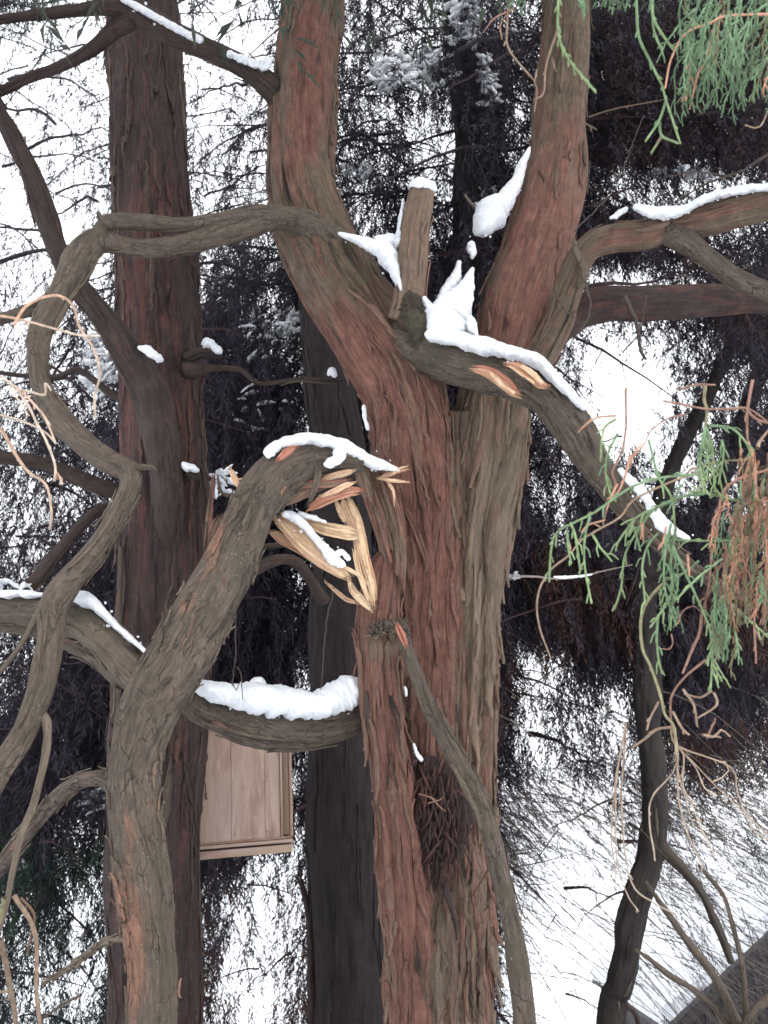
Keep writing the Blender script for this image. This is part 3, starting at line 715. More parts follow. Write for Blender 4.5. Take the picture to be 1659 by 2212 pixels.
# ------------------------------------------------------------------ BROKEN LIMB in front
brk = thing('broken_limb', 'thick grey green limb snapped and bent over, hanging down at left', 'broken limb')
bl = [(318, 2400, 3.5, 54), (320, 2212, 3.6, 56), (325, 2090, 3.65, 56), (318, 1980, 3.7, 57), (303, 1850, 3.76, 58), (290, 1730, 3.82, 57), (294, 1630, 3.88, 58), (325, 1530, 3.94, 62), (378, 1430, 4.0, 64), (440, 1330, 4.08, 63), (490, 1235, 4.15, 58), (532, 1140, 4.22, 54), (572, 1060, 4.28, 52), (620, 1012, 4.34, 47), (680, 988, 4.4, 42), (735, 988, 4.45, 32), (778, 998, 4.5, 22)]
pb = [(440, 1250, 4, 40, 90, 0, .35), (400, 1310, 3.95, 22, 26, 0, .7), (470, 1150, 4.1, 22, 90, 0, .6), (290, 2050, 3.6, 40, 160, 0, .9), (290, 1760, 3.75, 50, 60, 0, .35), (350, 1480, 3.9, 60, 60, 0, .25), (245, 1900, 3.7, 25, 80, 0, .5), (360, 1950, 3.6, 40, 200, 1, .5)]
m_ = MB(); BL = Limb(bl, base=(.04, .42, .02), patches=pb, lump=.13, ridge=.019, ds=.022, seg=.009, nmax=100); BL.to(m_)
BL.strips(m_, 110, rng, .04, .22, .005, .018, .014, thick=.006)
m_.build('branch', M['bark_grey'], brk)
def brk_limb(name, pts, **kw):
    m_ = MB(); L_ = Limb(pts, **kw); L_.to(m_); L_.strips(m_, 18, rng, .08, .3, .006, .018, .01)
    return m_.build(name, M['bark_grey'], brk)
brk_limb('side_branch', [(330, 1480, 3.98, 40), (285, 1440, 4.05, 42), (235, 1385, 4.1, 42), (185, 1345, 4.18, 40), (120, 1325, 4.22, 36), (60, 1318, 4.28, 34), (0, 1315, 4.3, 35), (-120, 1310, 4.4, 34)], base=(0, .4, 0), lump=.15, patches=[(190, 1370, 4.1, 50, 30, 2, .5), (255, 1425, 4.05, 30, 25, 2, .3)])
brk_limb('side_branch', [(270, 1470, 4.12, 22), (215, 1420, 4.2, 22), (150, 1385, 4.28, 20), (80, 1360, 4.34, 18), (0, 1350, 4.4, 14)], base=(0, .2, 0), lump=.12)
brk_limb('side_branch', [(262, 1690, 3.85, 20), (225, 1678, 3.9, 18), (170, 1690, 3.95, 18), (115, 1730, 4.0, 18), (60, 1795, 4.05, 18), (20, 1850, 4.1, 16), (-40, 1920, 4.2, 14)], base=(.2, .1, 0), lump=.14)
brk_limb('side_branch', [(270, 2028, 3.7, 6), (240, 2030, 3.75, 5), (215, 2040, 3.78, 4), (150, 2090, 3.85, 2.5), (90, 2125, 3.9, 2)], base=(0, .3, .5), lump=.1, ds=.02)
# torn underside of the arch
def bs(rows): return sh(rows)
tor = [
    ([(560, 600, 4.36, 30, 30), (700, 540, 4.40, 80, 40), (850, 460, 4.44, 90, 40), (1000, 410, 4.50, 70, 36), (1100, 390, 4.54, 30, 20)], (.35, .72, 0)),
    ([(800, 650, 4.38, 6, 10), (880, 600, 4.38, 36, 20), (980, 555, 4.40, 40, 20), (1080, 520, 4.44, 46, 20), (1160, 520, 4.5, 20, 12)], (.75, 0, 0)),
    ([(880, 560, 4.37, 6, 8), (980, 520, 4.37, 20, 12), (1060, 480, 4.39, 22, 12), (1120, 460, 4.42, 12, 8)], (.1, 0, 0)),
    ([(900, 440, 4.36, 8, 10), (990, 410, 4.36, 26, 12), (1080, 390, 4.4, 22, 10), (1110, 380, 4.42, 5, 5)], (.1, .2, 0)),
    ([(700, 500, 4.34, 10, 10), (800, 470, 4.34, 30, 12), (930, 470, 4.36, 30, 12), (1080, 455, 4.4, 14, 8)], (.4, .55, 0)),
    ([(1300, 425, 4.62, 8, 8), (1370, 400, 4.6, 26, 12), (1430, 380, 4.6, 14, 8), (1480, 372, 4.6, 3, 3)], (.0, 0, 0)),
    ([(1310, 435, 4.58, 8, 8), (1390, 445, 4.57, 16, 10), (1480, 455, 4.57, 3, 3)], (.1, 0, 0)),
    ([(1360, 460, 4.57, 14, 8), (1395, 520, 4.57, 12, 6), (1400, 600, 4.57, 2, 3)], (.25, 0, 0)),
    ([(1385, 400, 4.56, 8, 6), (1440, 360, 4.56, 7, 5), (1470, 352, 4.56, 2, 2)], (.0, 0, 0)),
    ([(600, 300, 4.2, 14, 10), (640, 260, 4.22, 36, 14), (690, 225, 4.24, 26, 12), (715, 215, 4.26, 6, 5)], (.9, 0, 0)),
    ([(335, 500, 4.26, 12, 8), (295, 440, 4.26, 30, 10), (268, 375, 4.26, 5, 4)], (.35, 0, 0)),
    ([(330, 435, 4.24, 6, 5), (370, 432, 4.24, 6, 4), (395, 440, 4.24, 2, 2)], (.0, 0, 0)),
]
for rows, base in tor:
    m_ = MB(); bundle(m_, bs(rows), 2 + int(max(r[3] for r in rows) / 15), base, jag=.07)
    m_.build('splinter', M['wood'], brk, smooth=False)
for qi, rows in enumerate(([(870, 340, 4.32, 26, 10), (870, 430, 4.3, 24, 9), (840, 530, 4.29, 18, 7), (810, 600, 4.29, 5, 4)],
             [(1105, 260, 4.5, 6, 6), (1160, 380, 4.5, 40, 12), (1200, 480, 4.52, 50, 14), (1240, 600, 4.55, 30, 12)],
             [(260, 560, 4.5, 14, 8), (200, 520, 4.5, 12, 7), (180, 430, 4.5, 4, 4)],
             [(90, 1000, 4.36, 10, 8), (110, 820, 4.38, 34, 12), (130, 620, 4.4, 22, 9), (150, 420, 4.4, 9, 5), (158, 400, 4.4, 3, 3)],
             [(120, 900, 4.32, 10, 8), (150, 760, 4.34, 34, 10), (190, 690, 4.36, 14, 7)])):
    m_ = MB(); bundle(m_, sh(rows), 3, (.1, .1, .05), .08)
    m_.build('bark_flap', M['bark_grey' if qi == 0 else 'bark_main'], brk)

# ------------------------------------------------------------------ LEFT TREE
lt = thing('cypress_tree', 'straight dark trunk behind the broken limb, left of the fork', 'tree')
tl = [(318, -380, 8.0, 52), (314, 0, 7.2, 70), (318, 200, 6.9, 75), (328, 450, 6.55, 80), (340, 650, 6.3, 80), (350, 900, 6.15, 86), (352, 1150, 6.0, 92), (345, 1400, 5.95, 95), (335, 1700, 5.9, 96), (328, 1950, 5.85, 99), (328, 2212, 5.8, 102)]
Wl = to_world(tl) + [down(tl[-1])]
m_ = MB(); LT = Limb(Wl, world=True, base=(.08, 0, 0), ridge=.026, patches=[(320, 620, 6.2, 50, 200, 0, .45), (285, 950, 6, 30, 130, 0, .5), (345, 1250, 5.9, 40, 200, 0, .2), (405, 900, 6, 25, 180, 0, .3), (300, 470, 6.3, 30, 60, 0, .4)])
LT.to(m_); LT.strips(m_, 330, rng, .25, 1.1, .008, .026, .018)
m_.build('trunk', M['bark_dark'], lt)
def lt_limb(pts, base=(0, .15, 0), strips=10, **kw):
    m_ = MB(); L_ = Limb(pts, base=base, **kw); L_.to(m_); L_.strips(m_, strips, rng, .1, .4, .006, .02, .01); return m_.build('limb', M['bark_dark'], lt)
lt_limb([(-120, 20, 5.2, 14), (-40, 160, 5.25, 15), (0, 245, 5.3, 16), (40, 320, 5.35, 21), (85, 420, 5.4, 23), (125, 540, 5.45, 24), (170, 620, 5.5, 25), (225, 690, 5.55, 30), (275, 760, 5.6, 38), (325, 850, 5.65, 42), (350, 960, 5.6, 40), (362, 1080, 5.62, 34), (368, 1180, 5.8, 24)], strips=30)
lt_limb([(400, 800, 6.0, 20), (470, 795, 5.95, 7), (520, 800, 5.9, 6), (560, 828, 5.85, 5), (640, 820, 5.8, 4.5), (700, 822, 5.8, 4), (745, 822, 5.8, 3)], strips=2, ds=.03)
lt_limb([(400, 775, 6.0, 14), (440, 762, 5.98, 11), (478, 772, 5.96, 6)], strips=2)
lt_limb([(385, 1030, 5.75, 16), (412, 1026, 5.6, 11), (434, 1032, 5.55, 7)], strips=2)
lt_limb([(262, 1180, 5.7, 5), (258, 1300, 5.65, 6), (256, 1400, 5.6, 6), (255, 1520, 5.6, 7), (252, 1600, 5.6, 6)], strips=2, base=(0, .2, .25))
lt_limb([(300, 880, 6.1, 20), (240, 850, 6.1, 9), (170, 800, 6.1, 7), (115, 815, 6.1, 6), (0, 805, 6.1, 5), (-60, 780, 6.1, 4)], strips=0)
lt_limb([(300, 1130, 6.0, 20), (230, 1100, 5.9, 13), (180, 1130, 5.8, 14), (120, 1200, 5.7, 16), (70, 1260, 5.6, 15), (0, 1310, 5.5, 12)], strips=6)
lt_limb([(300, 1080, 6.0, 18), (225, 1055, 5.9, 18), (120, 1010, 5.8, 16), (60, 995, 5.75, 14), (-40, 985, 5.7, 12)], strips=6)

# ------------------------------------------------------------------ DARK TREE behind, and thin trees
dk = thing('cypress_tree', 'shaded near black trunk behind the nest box and snapped stem', 'tree')
td = [(650, -300, 9.6, 34), (655, 300, 8.9, 40), (690, 620, 8.4, 48), (728, 950, 8.0, 56), (738, 1300, 7.7, 66), (738, 1600, 7.4, 76), (742, 1850, 7.2, 80), (748, 2212, 7.0, 86)]
m_ = MB(); L_ = Limb(to_world(td) + [down(td[-1])], world=True, base=(.1, 0, 0), ridge=.02, ds=.05); L_.to(m_); L_.strips(m_, 120, rng, .3, 1.0, .01, .03, .015, pale=0)
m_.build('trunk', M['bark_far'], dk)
m_ = MB(); L_ = Limb([(650, 1900, 7.1, 6), (668, 2000, 7.0, 7), (672, 2212, 6.9, 8), (672, 2400, 6.9, 8)], base=(0, .1, .0)); L_.to(m_); m_.build('limb', M['bark_dark'], dk)
for pts in ([(700, 1300, 7.0, 14), (640, 1215, 6.8, 12), (560, 1225, 6.6, 14), (480, 1290, 6.4, 10)], [(700, 1170, 7.2, 7), (600, 1178, 7.0, 6), (540, 1180, 6.9, 5)]):
    m_ = MB(); L_ = Limb(pts, base=(0, .1, .05)); L_.to(m_); m_.build('limb', M['bark_dark'], dk)

th1 = thing('slender_tree', 'thin dark leaning tree right of the main trunk', 'tree')
tt = [(1790, 100, 11.0, 9), (1690, 480, 10.5, 12), (1540, 830, 9.9, 15), (1436, 1050, 9.4, 20), (1392, 1270, 9.0, 27), (1398, 1400, 8.8, 27), (1402, 1550, 8.6, 28), (1410, 1700, 8.4, 28), (1412, 1790, 8.3, 28), (1395, 1880, 8.2, 29), (1368, 1970, 8.1, 28), (1352, 2070, 8.0, 27), (1335, 2130, 7.95, 27), (1318, 2212, 7.9, 26)]
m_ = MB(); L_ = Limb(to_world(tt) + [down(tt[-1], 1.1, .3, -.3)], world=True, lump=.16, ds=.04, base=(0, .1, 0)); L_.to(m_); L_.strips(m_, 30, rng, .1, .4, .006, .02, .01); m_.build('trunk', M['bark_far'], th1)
for pts in ([(1408, 1790, 8.3, 18), (1440, 1840, 8.2, 14), (1500, 1905, 8.1, 10), (1545, 1990, 8.0, 9), (1580, 2080, 7.9, 8)], [(1350, 2170, 7.9, 8), (1372, 2190, 7.9, 6), (1395, 2260, 7.9, 5)]):
    m_ = MB(); L_ = Limb(pts, base=(0, .1, .1), lump=.16, ds=.04); L_.to(m_); m_.build('limb', M['bark_far'], th1)
sh_ = thing('bare_shrub', 'bare stems rising from the bottom right corner before the hut', 'shrub')
for pts in ([(1622, 2330, 7.0, 22), (1590, 2210, 7.0, 17), (1550, 2120, 7.0, 14), (1490, 2040, 7.0, 12), (1440, 1970, 7.0, 11), (1395, 1905, 7.0, 8)],
            [(1622, 2330, 7.0, 22), (1560, 2200, 7.0, 11), (1500, 2140, 7.0, 10), (1450, 2110, 7.0, 10), (1400, 2070, 7.0, 8), (1370, 2050, 7.0, 5)],
            [(1620, 2330, 6.9, 20), (1610, 2180, 6.9, 12), (1605, 2090, 6.9, 9), (1580, 1990, 6.9, 8), (1560, 1930, 6.9, 7), (1510, 1870, 6.9, 5)],
            [(1600, 2330, 6.8, 20), (1620, 2200, 6.8, 16), (1680, 2140, 6.8, 14), (1760, 2080, 6.8, 12)]):
    pts = [(a, b, c, r * .68) for a, b, c, r in pts]; W = to_world(pts); W = [[W[0][0], W[0][1], float(ground_z(W[0][0], W[0][1])) - .1, W[0][3]]] + W
    m_ = MB(); L_ = Limb(W, world=True, base=(.1, .2, .08), lump=.14, ds=.04); L_.to(m_); m_.build('stem', M['bark_grey'], sh_)

# ------------------------------------------------------------------ BACKGROUND TREES: crowns of hanging sprays
# a regular grid at 69-unit spacing
NCX, NCY = 24, 32
FULL = np.full((NCY, NCX), 9.0)
TXT = """
642..1124.776788.9999999
223..1234.665899.9999999
233..2444.457699.9999999
223..3455.566399.9999999
133..4466.678299.9999999
244..4567.768599.9857435
344..6587.878799.9998888
431..7788.889899.9999888
434..7889.889999.9315688
235..6987.999999.9488888
236..6987.999999.8224689
237..6999.999999.7413677
486..8999.999999.7212478
588..9999.9999999.721489
667..9999.999999879.4368
567..9999.9999998698888.
568..9999.9999999899999.
689..9999.99999999999999
689..9999.99999999999999
689..9999.99999989999999
889..9999.99999923778998
899..9999.99999933335896
999..9999.99999953445885
999..9999.99999954446873
999..9998.99999964467664
996..9996.99999933567555
998..9985.99999922456443
886..8753.99999912345433
785..8763.99999911234443
653..8851.99999901124444
654..8731.99999900123444
655..7641.99999900013443
"""
for r, line in enumerate(TXT.strip().split("\n")):
    for c, ch in enumerate(line[:NCX]):
        FULL[r, c] = 7.0 if ch == '.' else float(ch)
        if ch == '.' and 3 <= c <= 4: FULL[r, c] = (float(line[2]) + float(line[5])) / 2
        if c in (4,) and ch != '.': pass

def dens(x, y):
    fx = np.clip(x / 69.0 - .5, 0, NCX - 1.001); fy = np.clip(y / 69.0 - .5, 0, NCY - 1.001)
    i = fy.astype(int); j = fx.astype(int); a = fy - i; b = fx - j
    v = FULL[i, j] * (1 - a) * (1 - b) + FULL[i, j + 1] * (1 - a) * b + FULL[i + 1, j] * a * (1 - b) + FULL[i + 1, j + 1] * a * b
    n = vnoise(x / 55, y / 75, 9999, 3) - .5 + .6 * (vnoise(x / 24, y / 34, 9999, 4) - .5)
    v = v + .15 + n * 3.4 * np.clip((9.25 - v) / 3.5, 0.08, 1)
    out = (x < -20) | (x > 1680) | (y < -20)
    v = np.where(out, np.minimum(v, 7.5), v)
    v = v + 1.1 * np.exp(-((x - 600) / 190) ** 4 - ((y - 1030) / 430) ** 4)         # thick dark masses left of the centre
    v = v + 1.6 * np.exp(-((x - 1400) / 330) ** 4 - ((y - 1500) / 190) ** 4) * (vnoise(x / 90, y / 200, 9999, 77) > .38)
    c = np.clip(v / 9.0, 0, .99)
    return np.where(c > .965, 5.8, -np.log(1 - c))

def spray_template(rng, length=.55, nleaf=20, lw=.020, ll=.115, spread=.9, droop=1.0):
    """hanging spray: a stem and drooping leaflets, each a narrow folded quad"""
    V, Q = [], []
    k = 6
    t = np.linspace(0, 1, k)
    bend = rng.normal(0, .18, 2)
    stem = np.stack([bend[0] * t ** 2 * length, bend[1] * t ** 2 * length, -t * length * droop], 1)
    w = .0035 * (1.2 - t)
    for a in (np.array([1, 0, 0.]), ):
        A = stem - a * w[:, None]; B = stem + a * w[:, None]
        o = sum(len(v) for v in V)
        V.append(np.stack([A, B], 1).reshape(-1, 3))
        i = np.arange(k - 1) * 2 + o
        Q.append(np.stack([i, i + 1, i + 3, i + 2], 1))
    for q in range(nleaf):
        s = (q + rng.random()) / nleaf
        p = np.array([np.interp(s, t, stem[:, c]) for c in range(3)])
        az = rng.uniform(0, 2 * math.pi)
        d = np.array([math.cos(az) * spread, math.sin(az) * spread, -rng.uniform(.5, 1.5)]); d /= np.linalg.norm(d)
        L = ll * rng.uniform(.5, 1.3) * (1.15 - .5 * s)
        d2 = d + np.array([0, 0, -.8]); d2 /= np.linalg.norm(d2)
        sd_ = np.cross(d, rng.normal(0, 1, 3)); sd_ /= np.linalg.norm(sd_)
        W_ = lw * rng.uniform(.5, 1.1)
        m1 = p + d * L * .5
        e = m1 + d2 * L * .6
        o = sum(len(v) for v in V)
        V.append(np.array([p, m1 + sd_ * W_ * .5, e, m1 - sd_ * W_ * .5]))
        Q.append(np.array([[o, o + 1, o + 2, o + 3]]))
    return np.vstack(V), np.vstack(Q)

def place(mb, tpl, pos, yaw, tilt_ax, tilt, scale, colr, shade=None):
    V, Q = tpl
    n = len(pos)
    cy, sy = np.cos(yaw), np.sin(yaw)
    X = V[:, 0][None] * cy[:, None] - V[:, 1][None] * sy[:, None]
    Y = V[:, 0][None] * sy[:, None] + V[:, 1][None] * cy[:, None]
    Z = np.repeat(V[:, 2][None], n, 0)
    # tilt in the x-z plane then y-z plane
    ct, st_ = np.cos(tilt), np.sin(tilt)
    X2 = X * ct[:, None] - Z * st_[:, None]; Z2 = X * st_[:, None] + Z * ct[:, None]
    ct, st_ = np.cos(tilt_ax), np.sin(tilt_ax)
    Y2 = Y * ct[:, None] - Z2 * st_[:, None]; Z3 = Y * st_[:, None] + Z2 * ct[:, None]
    R_ = np.stack([X2, Y2, Z3], -1) * scale[:, None, None] + pos[:, None, :]
    m = len(V)
    QQ = (Q[None] + (np.arange(n) * m)[:, None, None]).reshape(-1, 4)
    mb.add(R_.reshape(-1, 3), QQ, None, None, np.repeat(colr, m, 0))

tr = np.random.default_rng(21)
TPL = [spray_template(tr) for _ in range(6)]
TPL_L = [spray_template(tr, .9, 14, .008, .11, .8) for _ in range(5)]     # long thin weeping twigs

# background trees: (photo x of the trunk, depth, width of territory) with labels
BT = [(-260, 11.0, 'dark hanging cypress foliage beyond the left edge'),
      (60, 12.5, 'greenish cypress crown behind the crooked branch at left'),
      (470, 12.0, 'dark cypress crown filling the gap between left trunk and fork'),
      (1000, 11.5, 'dark cypress behind the fork, thin stem between its arms'),
      (1180, 12.5, 'weeping cypress foliage just right of the main trunk'),
      (1560, 12.0, 'brown weeping cypress crown in the right half'),
      (1960, 11.0, 'dark cypress crown beyond the right edge')]
NT = 700000
x = rng.uniform(-520, 2180, NT); y = rng.uniform(-620, 2290, NT)
dn = dens(x, y)
for (ax, ay, brx, bry) in ((985, 300, 42, 50), (1320, 575, 48, 34), (480, 60, 90, 60), (60, 420, 50, 60), (1365, 800, 85, 100), (1300, 900, 60, 50)):      # real openings in the canopy
    dn = dn * np.clip(((x - ax) / brx) ** 2 + ((y - ay) / bry) ** 2 - .5, 0, 1)
dn = np.where((x < 620) & (y < 640) & (y > 0), dn * .5, dn)
dn = np.where((x > 1060) & (y > 1400), dn * np.clip(1.25 - (y - 1500) / 600, .42, 1.25), dn)
dep = rng.uniform(8.8, 15.0, NT)
keepn = 4.25 / 4761 * dn * (2700 * 2910) / NT   # expected fraction factor: k sprays per cell
a_px = .0062 * (FPX / dep) ** 2
pk = dn * (2700 * 2910) / NT / a_px * 1.05
keep = rng.random(NT) < pk
keep &= ~((x < -60) & (rng.random(NT) < .45)) & ~((x > 1720) & (rng.random(NT) < .45)) & ~((y < -60) & (rng.random(NT) < .35))
x, y, dep, dn = x[keep], y[keep], dep[keep], dn[keep]
pos = np.array([P(a, b, c) for a, b, c in zip(x, y, dep)])
gz = ground_z(pos[:, 0], pos[:, 1])
ok = pos[:, 2] > gz + .5
x, y, dep, dn, pos = x[ok], y[ok], dep[ok], dn[ok], pos[ok]
print("sprays", len(x))
bx = np.array([b[0] for b in BT])
sparse = (x < 620) & (y < 640)
own = np.argmin(np.abs(x[:, None] + rng.normal(0, 60, len(x))[:, None] - bx[None]), 1)
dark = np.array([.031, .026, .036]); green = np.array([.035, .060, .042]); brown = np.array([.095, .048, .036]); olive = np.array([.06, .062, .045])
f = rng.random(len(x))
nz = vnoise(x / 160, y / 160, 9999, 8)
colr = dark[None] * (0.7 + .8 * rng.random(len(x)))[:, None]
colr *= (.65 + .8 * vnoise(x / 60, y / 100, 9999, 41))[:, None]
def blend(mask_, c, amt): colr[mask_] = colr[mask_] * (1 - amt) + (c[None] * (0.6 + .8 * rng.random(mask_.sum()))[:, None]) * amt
blend((x < 240) & (y > 1750) & (f < .6), green, .9)
blend((x < 240) & (y < 120) & (f < .6), green, .8)
blend((x > 400) & (x < 680) & (y > 1850) & (nz > .35) & (f < .75), brown, .85)
blend((x > 400) & (x < 680) & (y > 1850) & (nz <= .35) & (f < .6), olive, .6)
blend((x > 1060) & (y > 1150) & (y < 1900) & (nz > .40) & (f < .65), brown * .75, .8)
blend((x > 1060) & (y >= 1700) & (f < .6), olive, .7)
blend((x > 1280) & (y < 700) & (f < .35), brown * .6, .6)
low_right = (x > 1060) & (y > 1640)
for bi, (tx, tdp, lab) in enumerate(BT):
    root = thing('background_tree', lab, 'tree', 'cypress trees standing behind the main tree')
    sel = np.where(own == bi)[0]
    cm = MB()
    for variant in range(6):
        s_ = sel[(np.arange(len(sel)) % 6) == variant]
        a_ = s_[~low_right[s_]]
        if len(a_):
            n = len(a_)
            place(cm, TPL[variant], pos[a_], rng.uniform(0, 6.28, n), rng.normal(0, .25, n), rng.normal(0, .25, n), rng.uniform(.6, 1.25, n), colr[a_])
        b_ = s_[low_right[s_]]
        if len(b_):
            n = len(b_)
            half = rng.random(n) < .5
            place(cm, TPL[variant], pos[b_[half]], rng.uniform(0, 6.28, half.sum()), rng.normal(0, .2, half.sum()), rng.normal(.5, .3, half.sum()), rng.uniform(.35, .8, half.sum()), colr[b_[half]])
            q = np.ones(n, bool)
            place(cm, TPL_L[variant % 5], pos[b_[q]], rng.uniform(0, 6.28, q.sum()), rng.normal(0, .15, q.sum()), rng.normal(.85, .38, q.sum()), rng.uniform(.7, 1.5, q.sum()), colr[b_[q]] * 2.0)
    cm.build('crown', M['leaf'], root, smooth=False)
    # trunk and boughs
    px0 = {1: 345, 2: 335, 4: 1010}.get(bi, tx)
    tp = [(px0 + 20, -500, tdp + 1.6, 12), (px0 - 10, 300, tdp + .8, 20), (px0, 1000, tdp, 26), (px0 + 5, 1700, tdp - .3, 30), (px0, 2212, tdp - .5, 32)]
    if bi == 5: tp = [(1700, -300, 12.6, 10), (1750, 300, 12.2, 14), (1700, 600, 12, 15), (1570, 1000, 11.6, 18), (1420, 1350, 11.2, 20), (1408, 1750, 10.8, 20), (1350, 2080, 10.6, 20), (1325, 2212, 10.5, 20)]
    if bi == 3: tp = [(975, -200, 10.4, 9), (976, 0, 10.2, 11), (968, 110, 10.1, 12), (984, 210, 10, 13), (1000, 300, 9.9, 20), (1015, 450, 9.8, 26), (1020, 700, 9.7, 28), (1000, 1400, 9.6, 36), (1000, 2212, 9.4, 42)]
    m_ = MB(); L_ = Limb(to_world(tp) + [down(tp[-1])], world=True, ds=.08, seg=.03, base=(0, .1, 0), lump=.14); L_.to(m_)
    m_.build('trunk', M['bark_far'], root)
    m_ = MB()
    cand = sel[rng.permutation(len(sel))[:int(170 if bi in (0, 6) else 260)]]
    for q in cand:
        p0 = pos[q]
        az = rng.choice([0, math.pi]) + rng.normal(0, .7)
        L = rng.uniform(.6, 1.9); k = 8
        t = np.linspace(0, 1, k)[:, None]
        dirv = np.array([math.cos(az), math.sin(az) * .6, rng.uniform(-.5, .35)])
        C = p0 + dirv * t * L + np.array([0, 0, -1.0]) * t ** 2 * L * rng.uniform(.05, .6) + np.cumsum(rng.normal(0, .02, (k, 3)), 0)
        r0 = rng.uniform(.005, .022) if rng.random() < .8 else rng.uniform(.02, .04)
        strand(m_, C, np.linspace(r0, .003, k), 5, (.035 + .02 * rng.random(), .028, .03))
        for _ in range(4):
            i = rng.integers(1, k - 1); e = C[i] + rng.normal(0, .22, 3) + np.array([0, 0, -.18])
            strand(m_, np.array([C[i], (C[i] + e) / 2 + rng.normal(0, .03, 3), e]), np.array([r0 * .4, .003, .002]) + .001, 3, (.035, .028, .03))
    sp_ = sel[sparse[sel] | ((x[sel] > 600) & (x[sel] < 1060) & (y[sel] < 450))] if bi in (0, 1, 2, 3) else sel[:0]
    for q in sp_[rng.permutation(len(sp_))[:90]]:      # arching boughs with curtains of hanging twigs
        p0 = pos[q]; L = rng.uniform(1.0, 2.6); k = 12; t = np.linspace(0, 1, k)[:, None]
        az = rng.choice([0, math.pi]) + rng.normal(0, .5)
        dirv = np.array([math.cos(az), math.sin(az) * .5, rng.uniform(-.1, .7)])
        C = p0 + dirv * t * L - np.array([0, 0, 1.0]) * t ** 2 * L * rng.uniform(.4, 1.1) + np.cumsum(rng.normal(0, .025, (k, 3)), 0)
        r0 = rng.uniform(.010, .030)
        cc = np.array([.04, .034, .038]) * rng.uniform(.8, 1.4)
        strand(m_, C, np.linspace(r0, .005, k), 5, cc)
        for _ in range(int(rng.integers(8, 18))):
            i = rng.integers(1, k); hl = rng.uniform(.15, .65); kk = 6
            sdv = rng.normal(0, .35, 3); sdv[2] = 0
            tt_ = np.linspace(0, 1, kk)[:, None]
            S_ = C[i] + sdv * hl * np.sqrt(tt_) - np.array([0, 0, 1.0]) * hl * tt_ ** 1.4 + np.cumsum(rng.normal(0, .012, (kk, 3)), 0)
            strand(m_, S_, np.linspace(.0065, .003, kk), 3, cc)
            for _j in range(3):
                u_ = rng.integers(1, kk); e = S_[u_] + np.array([rng.normal(0, .06), rng.normal(0, .06), -rng.uniform(.02, .12)])
                strand(m_, np.array([S_[u_], (S_[u_] + e) / 2 + rng.normal(0, .01, 3), e]), np.array([.005, .006, .003]), 3, cc)
    if bi in (4, 5):      # long slender weeping whips sweeping down to the right
        for q in range(95):
            px, py, pd = rng.uniform(1080, 1660), rng.uniform(1450, 2100), rng.uniform(8.5, 12)
            L = rng.uniform(.8, 2.2); k = 9; t = np.linspace(0, 1, k)[:, None]
            dv = RT * rng.uniform(.75, 1.0) + np.array([0, rng.normal(0, .2), 0]); sl_ = rng.uniform(.05, .9)
            C = P(px, py, pd) + dv * t * L - np.array([0, 0, 1.0]) * (t * sl_ + t ** 2 * .35) * L + np.cumsum(rng.normal(0, .022, (k, 3)), 0)
            if C[-1][2] < ground_z(C[-1][0], C[-1][1]) + .3: continue
            strand(m_, C, np.linspace(.006, .0025, k), 4, np.array([.10, .09, .075]) * rng.uniform(.6, 1.3))
    m_.build('boughs', M['twig'], root)
# crown for the main tree, unseen overhead, added to shade the trunks below
cm = MB()
nn = 26000
pc = np.stack([rng.uniform(-7, 7, nn), rng.uniform(-3.0, 9, nn), rng.uniform(5.2, 12.5, nn)], 1)
q_ = pc - CAM; dd_ = q_ @ FW; yy = CY - (q_ @ UP) / np.maximum(dd_, .05) * FPX; xx_ = CX + (q_ @ RT) / np.maximum(dd_, .05) * FPX
clump = vnoise(pc[:, 0] * .9 + 50, pc[:, 1] * .9 + 50, 9999, 31)
okc = ((dd_ < .3) | (yy < -190)) & (clump > .40)
pc = pc[okc]; n = len(pc)
for v_ in range(6):
    k_ = np.arange(n) % 6 == v_; m1 = k_.sum()
    place(cm, TPL[v_], pc[k_], rng.uniform(0, 6.28, m1), rng.normal(0, .3, m1), rng.normal(0, .3, m1), rng.uniform(.8, 1.5, m1), np.tile(np.array([[.05, .06, .045]]), (m1, 1)) * rng.uniform(.7, 1.3, (m1, 1)))
cm.build('crown', M['leaf'], main, smooth=False)
# snow caught on far foliage
m_ = MB()
def clot(xc, yc, w, h, n, dd=(9.0, 10.6)):
    for _ in range(int(n * 2.6)):
        a = rng.uniform(-w, w); b = rng.uniform(-h, h); dq = rng.uniform(*dd)
        L = rng.uniform(4, 22); ang = rng.normal(.1, .5); hh = rng.uniform(1.5, 6.5)
        slab(m_, [(xc + a - L * math.cos(ang), yc + b + L * math.sin(ang), dq, hh * .6, 10), (xc + a, yc + b - 3, dq, hh, 14), (xc + a + L * math.cos(ang), yc + b - L * math.sin(ang), dq, hh * .5, 8)], n=12, lump=.45, ds=.02, fine=.25, rag=.8)
clot(900, 150, 90, 40, 42); clot(1000, 50, 34, 50, 26); clot(820, 170, 30, 30, 8); clot(1055, 200, 20, 40, 6); clot(1060, 150, 20, 30, 5)
clot(625, 700, 34, 26, 15); clot(560, 730, 30, 50, 6); clot(215, 770, 32, 50, 20); clot(205, 830, 25, 20, 8); clot(480, 1040, 22, 26, 10, (6.4, 6.8)); clot(560, 870, 60, 60, 6)
clot(230, 1720, 22, 30, 10); clot(195, 1735, 20, 20, 4); clot(1050, 440, 20, 40, 6); clot(1480, 375, 60, 12, 8); clot(45, 1865, 6, 10, 3); clot(1060, 200, 15, 15, 3); clot(30, 1265, 40, 10, 5, (5.4, 5.6)); clot(770, 370, 30, 12, 5)
clot(1110, 1245, 5, 3, 1)
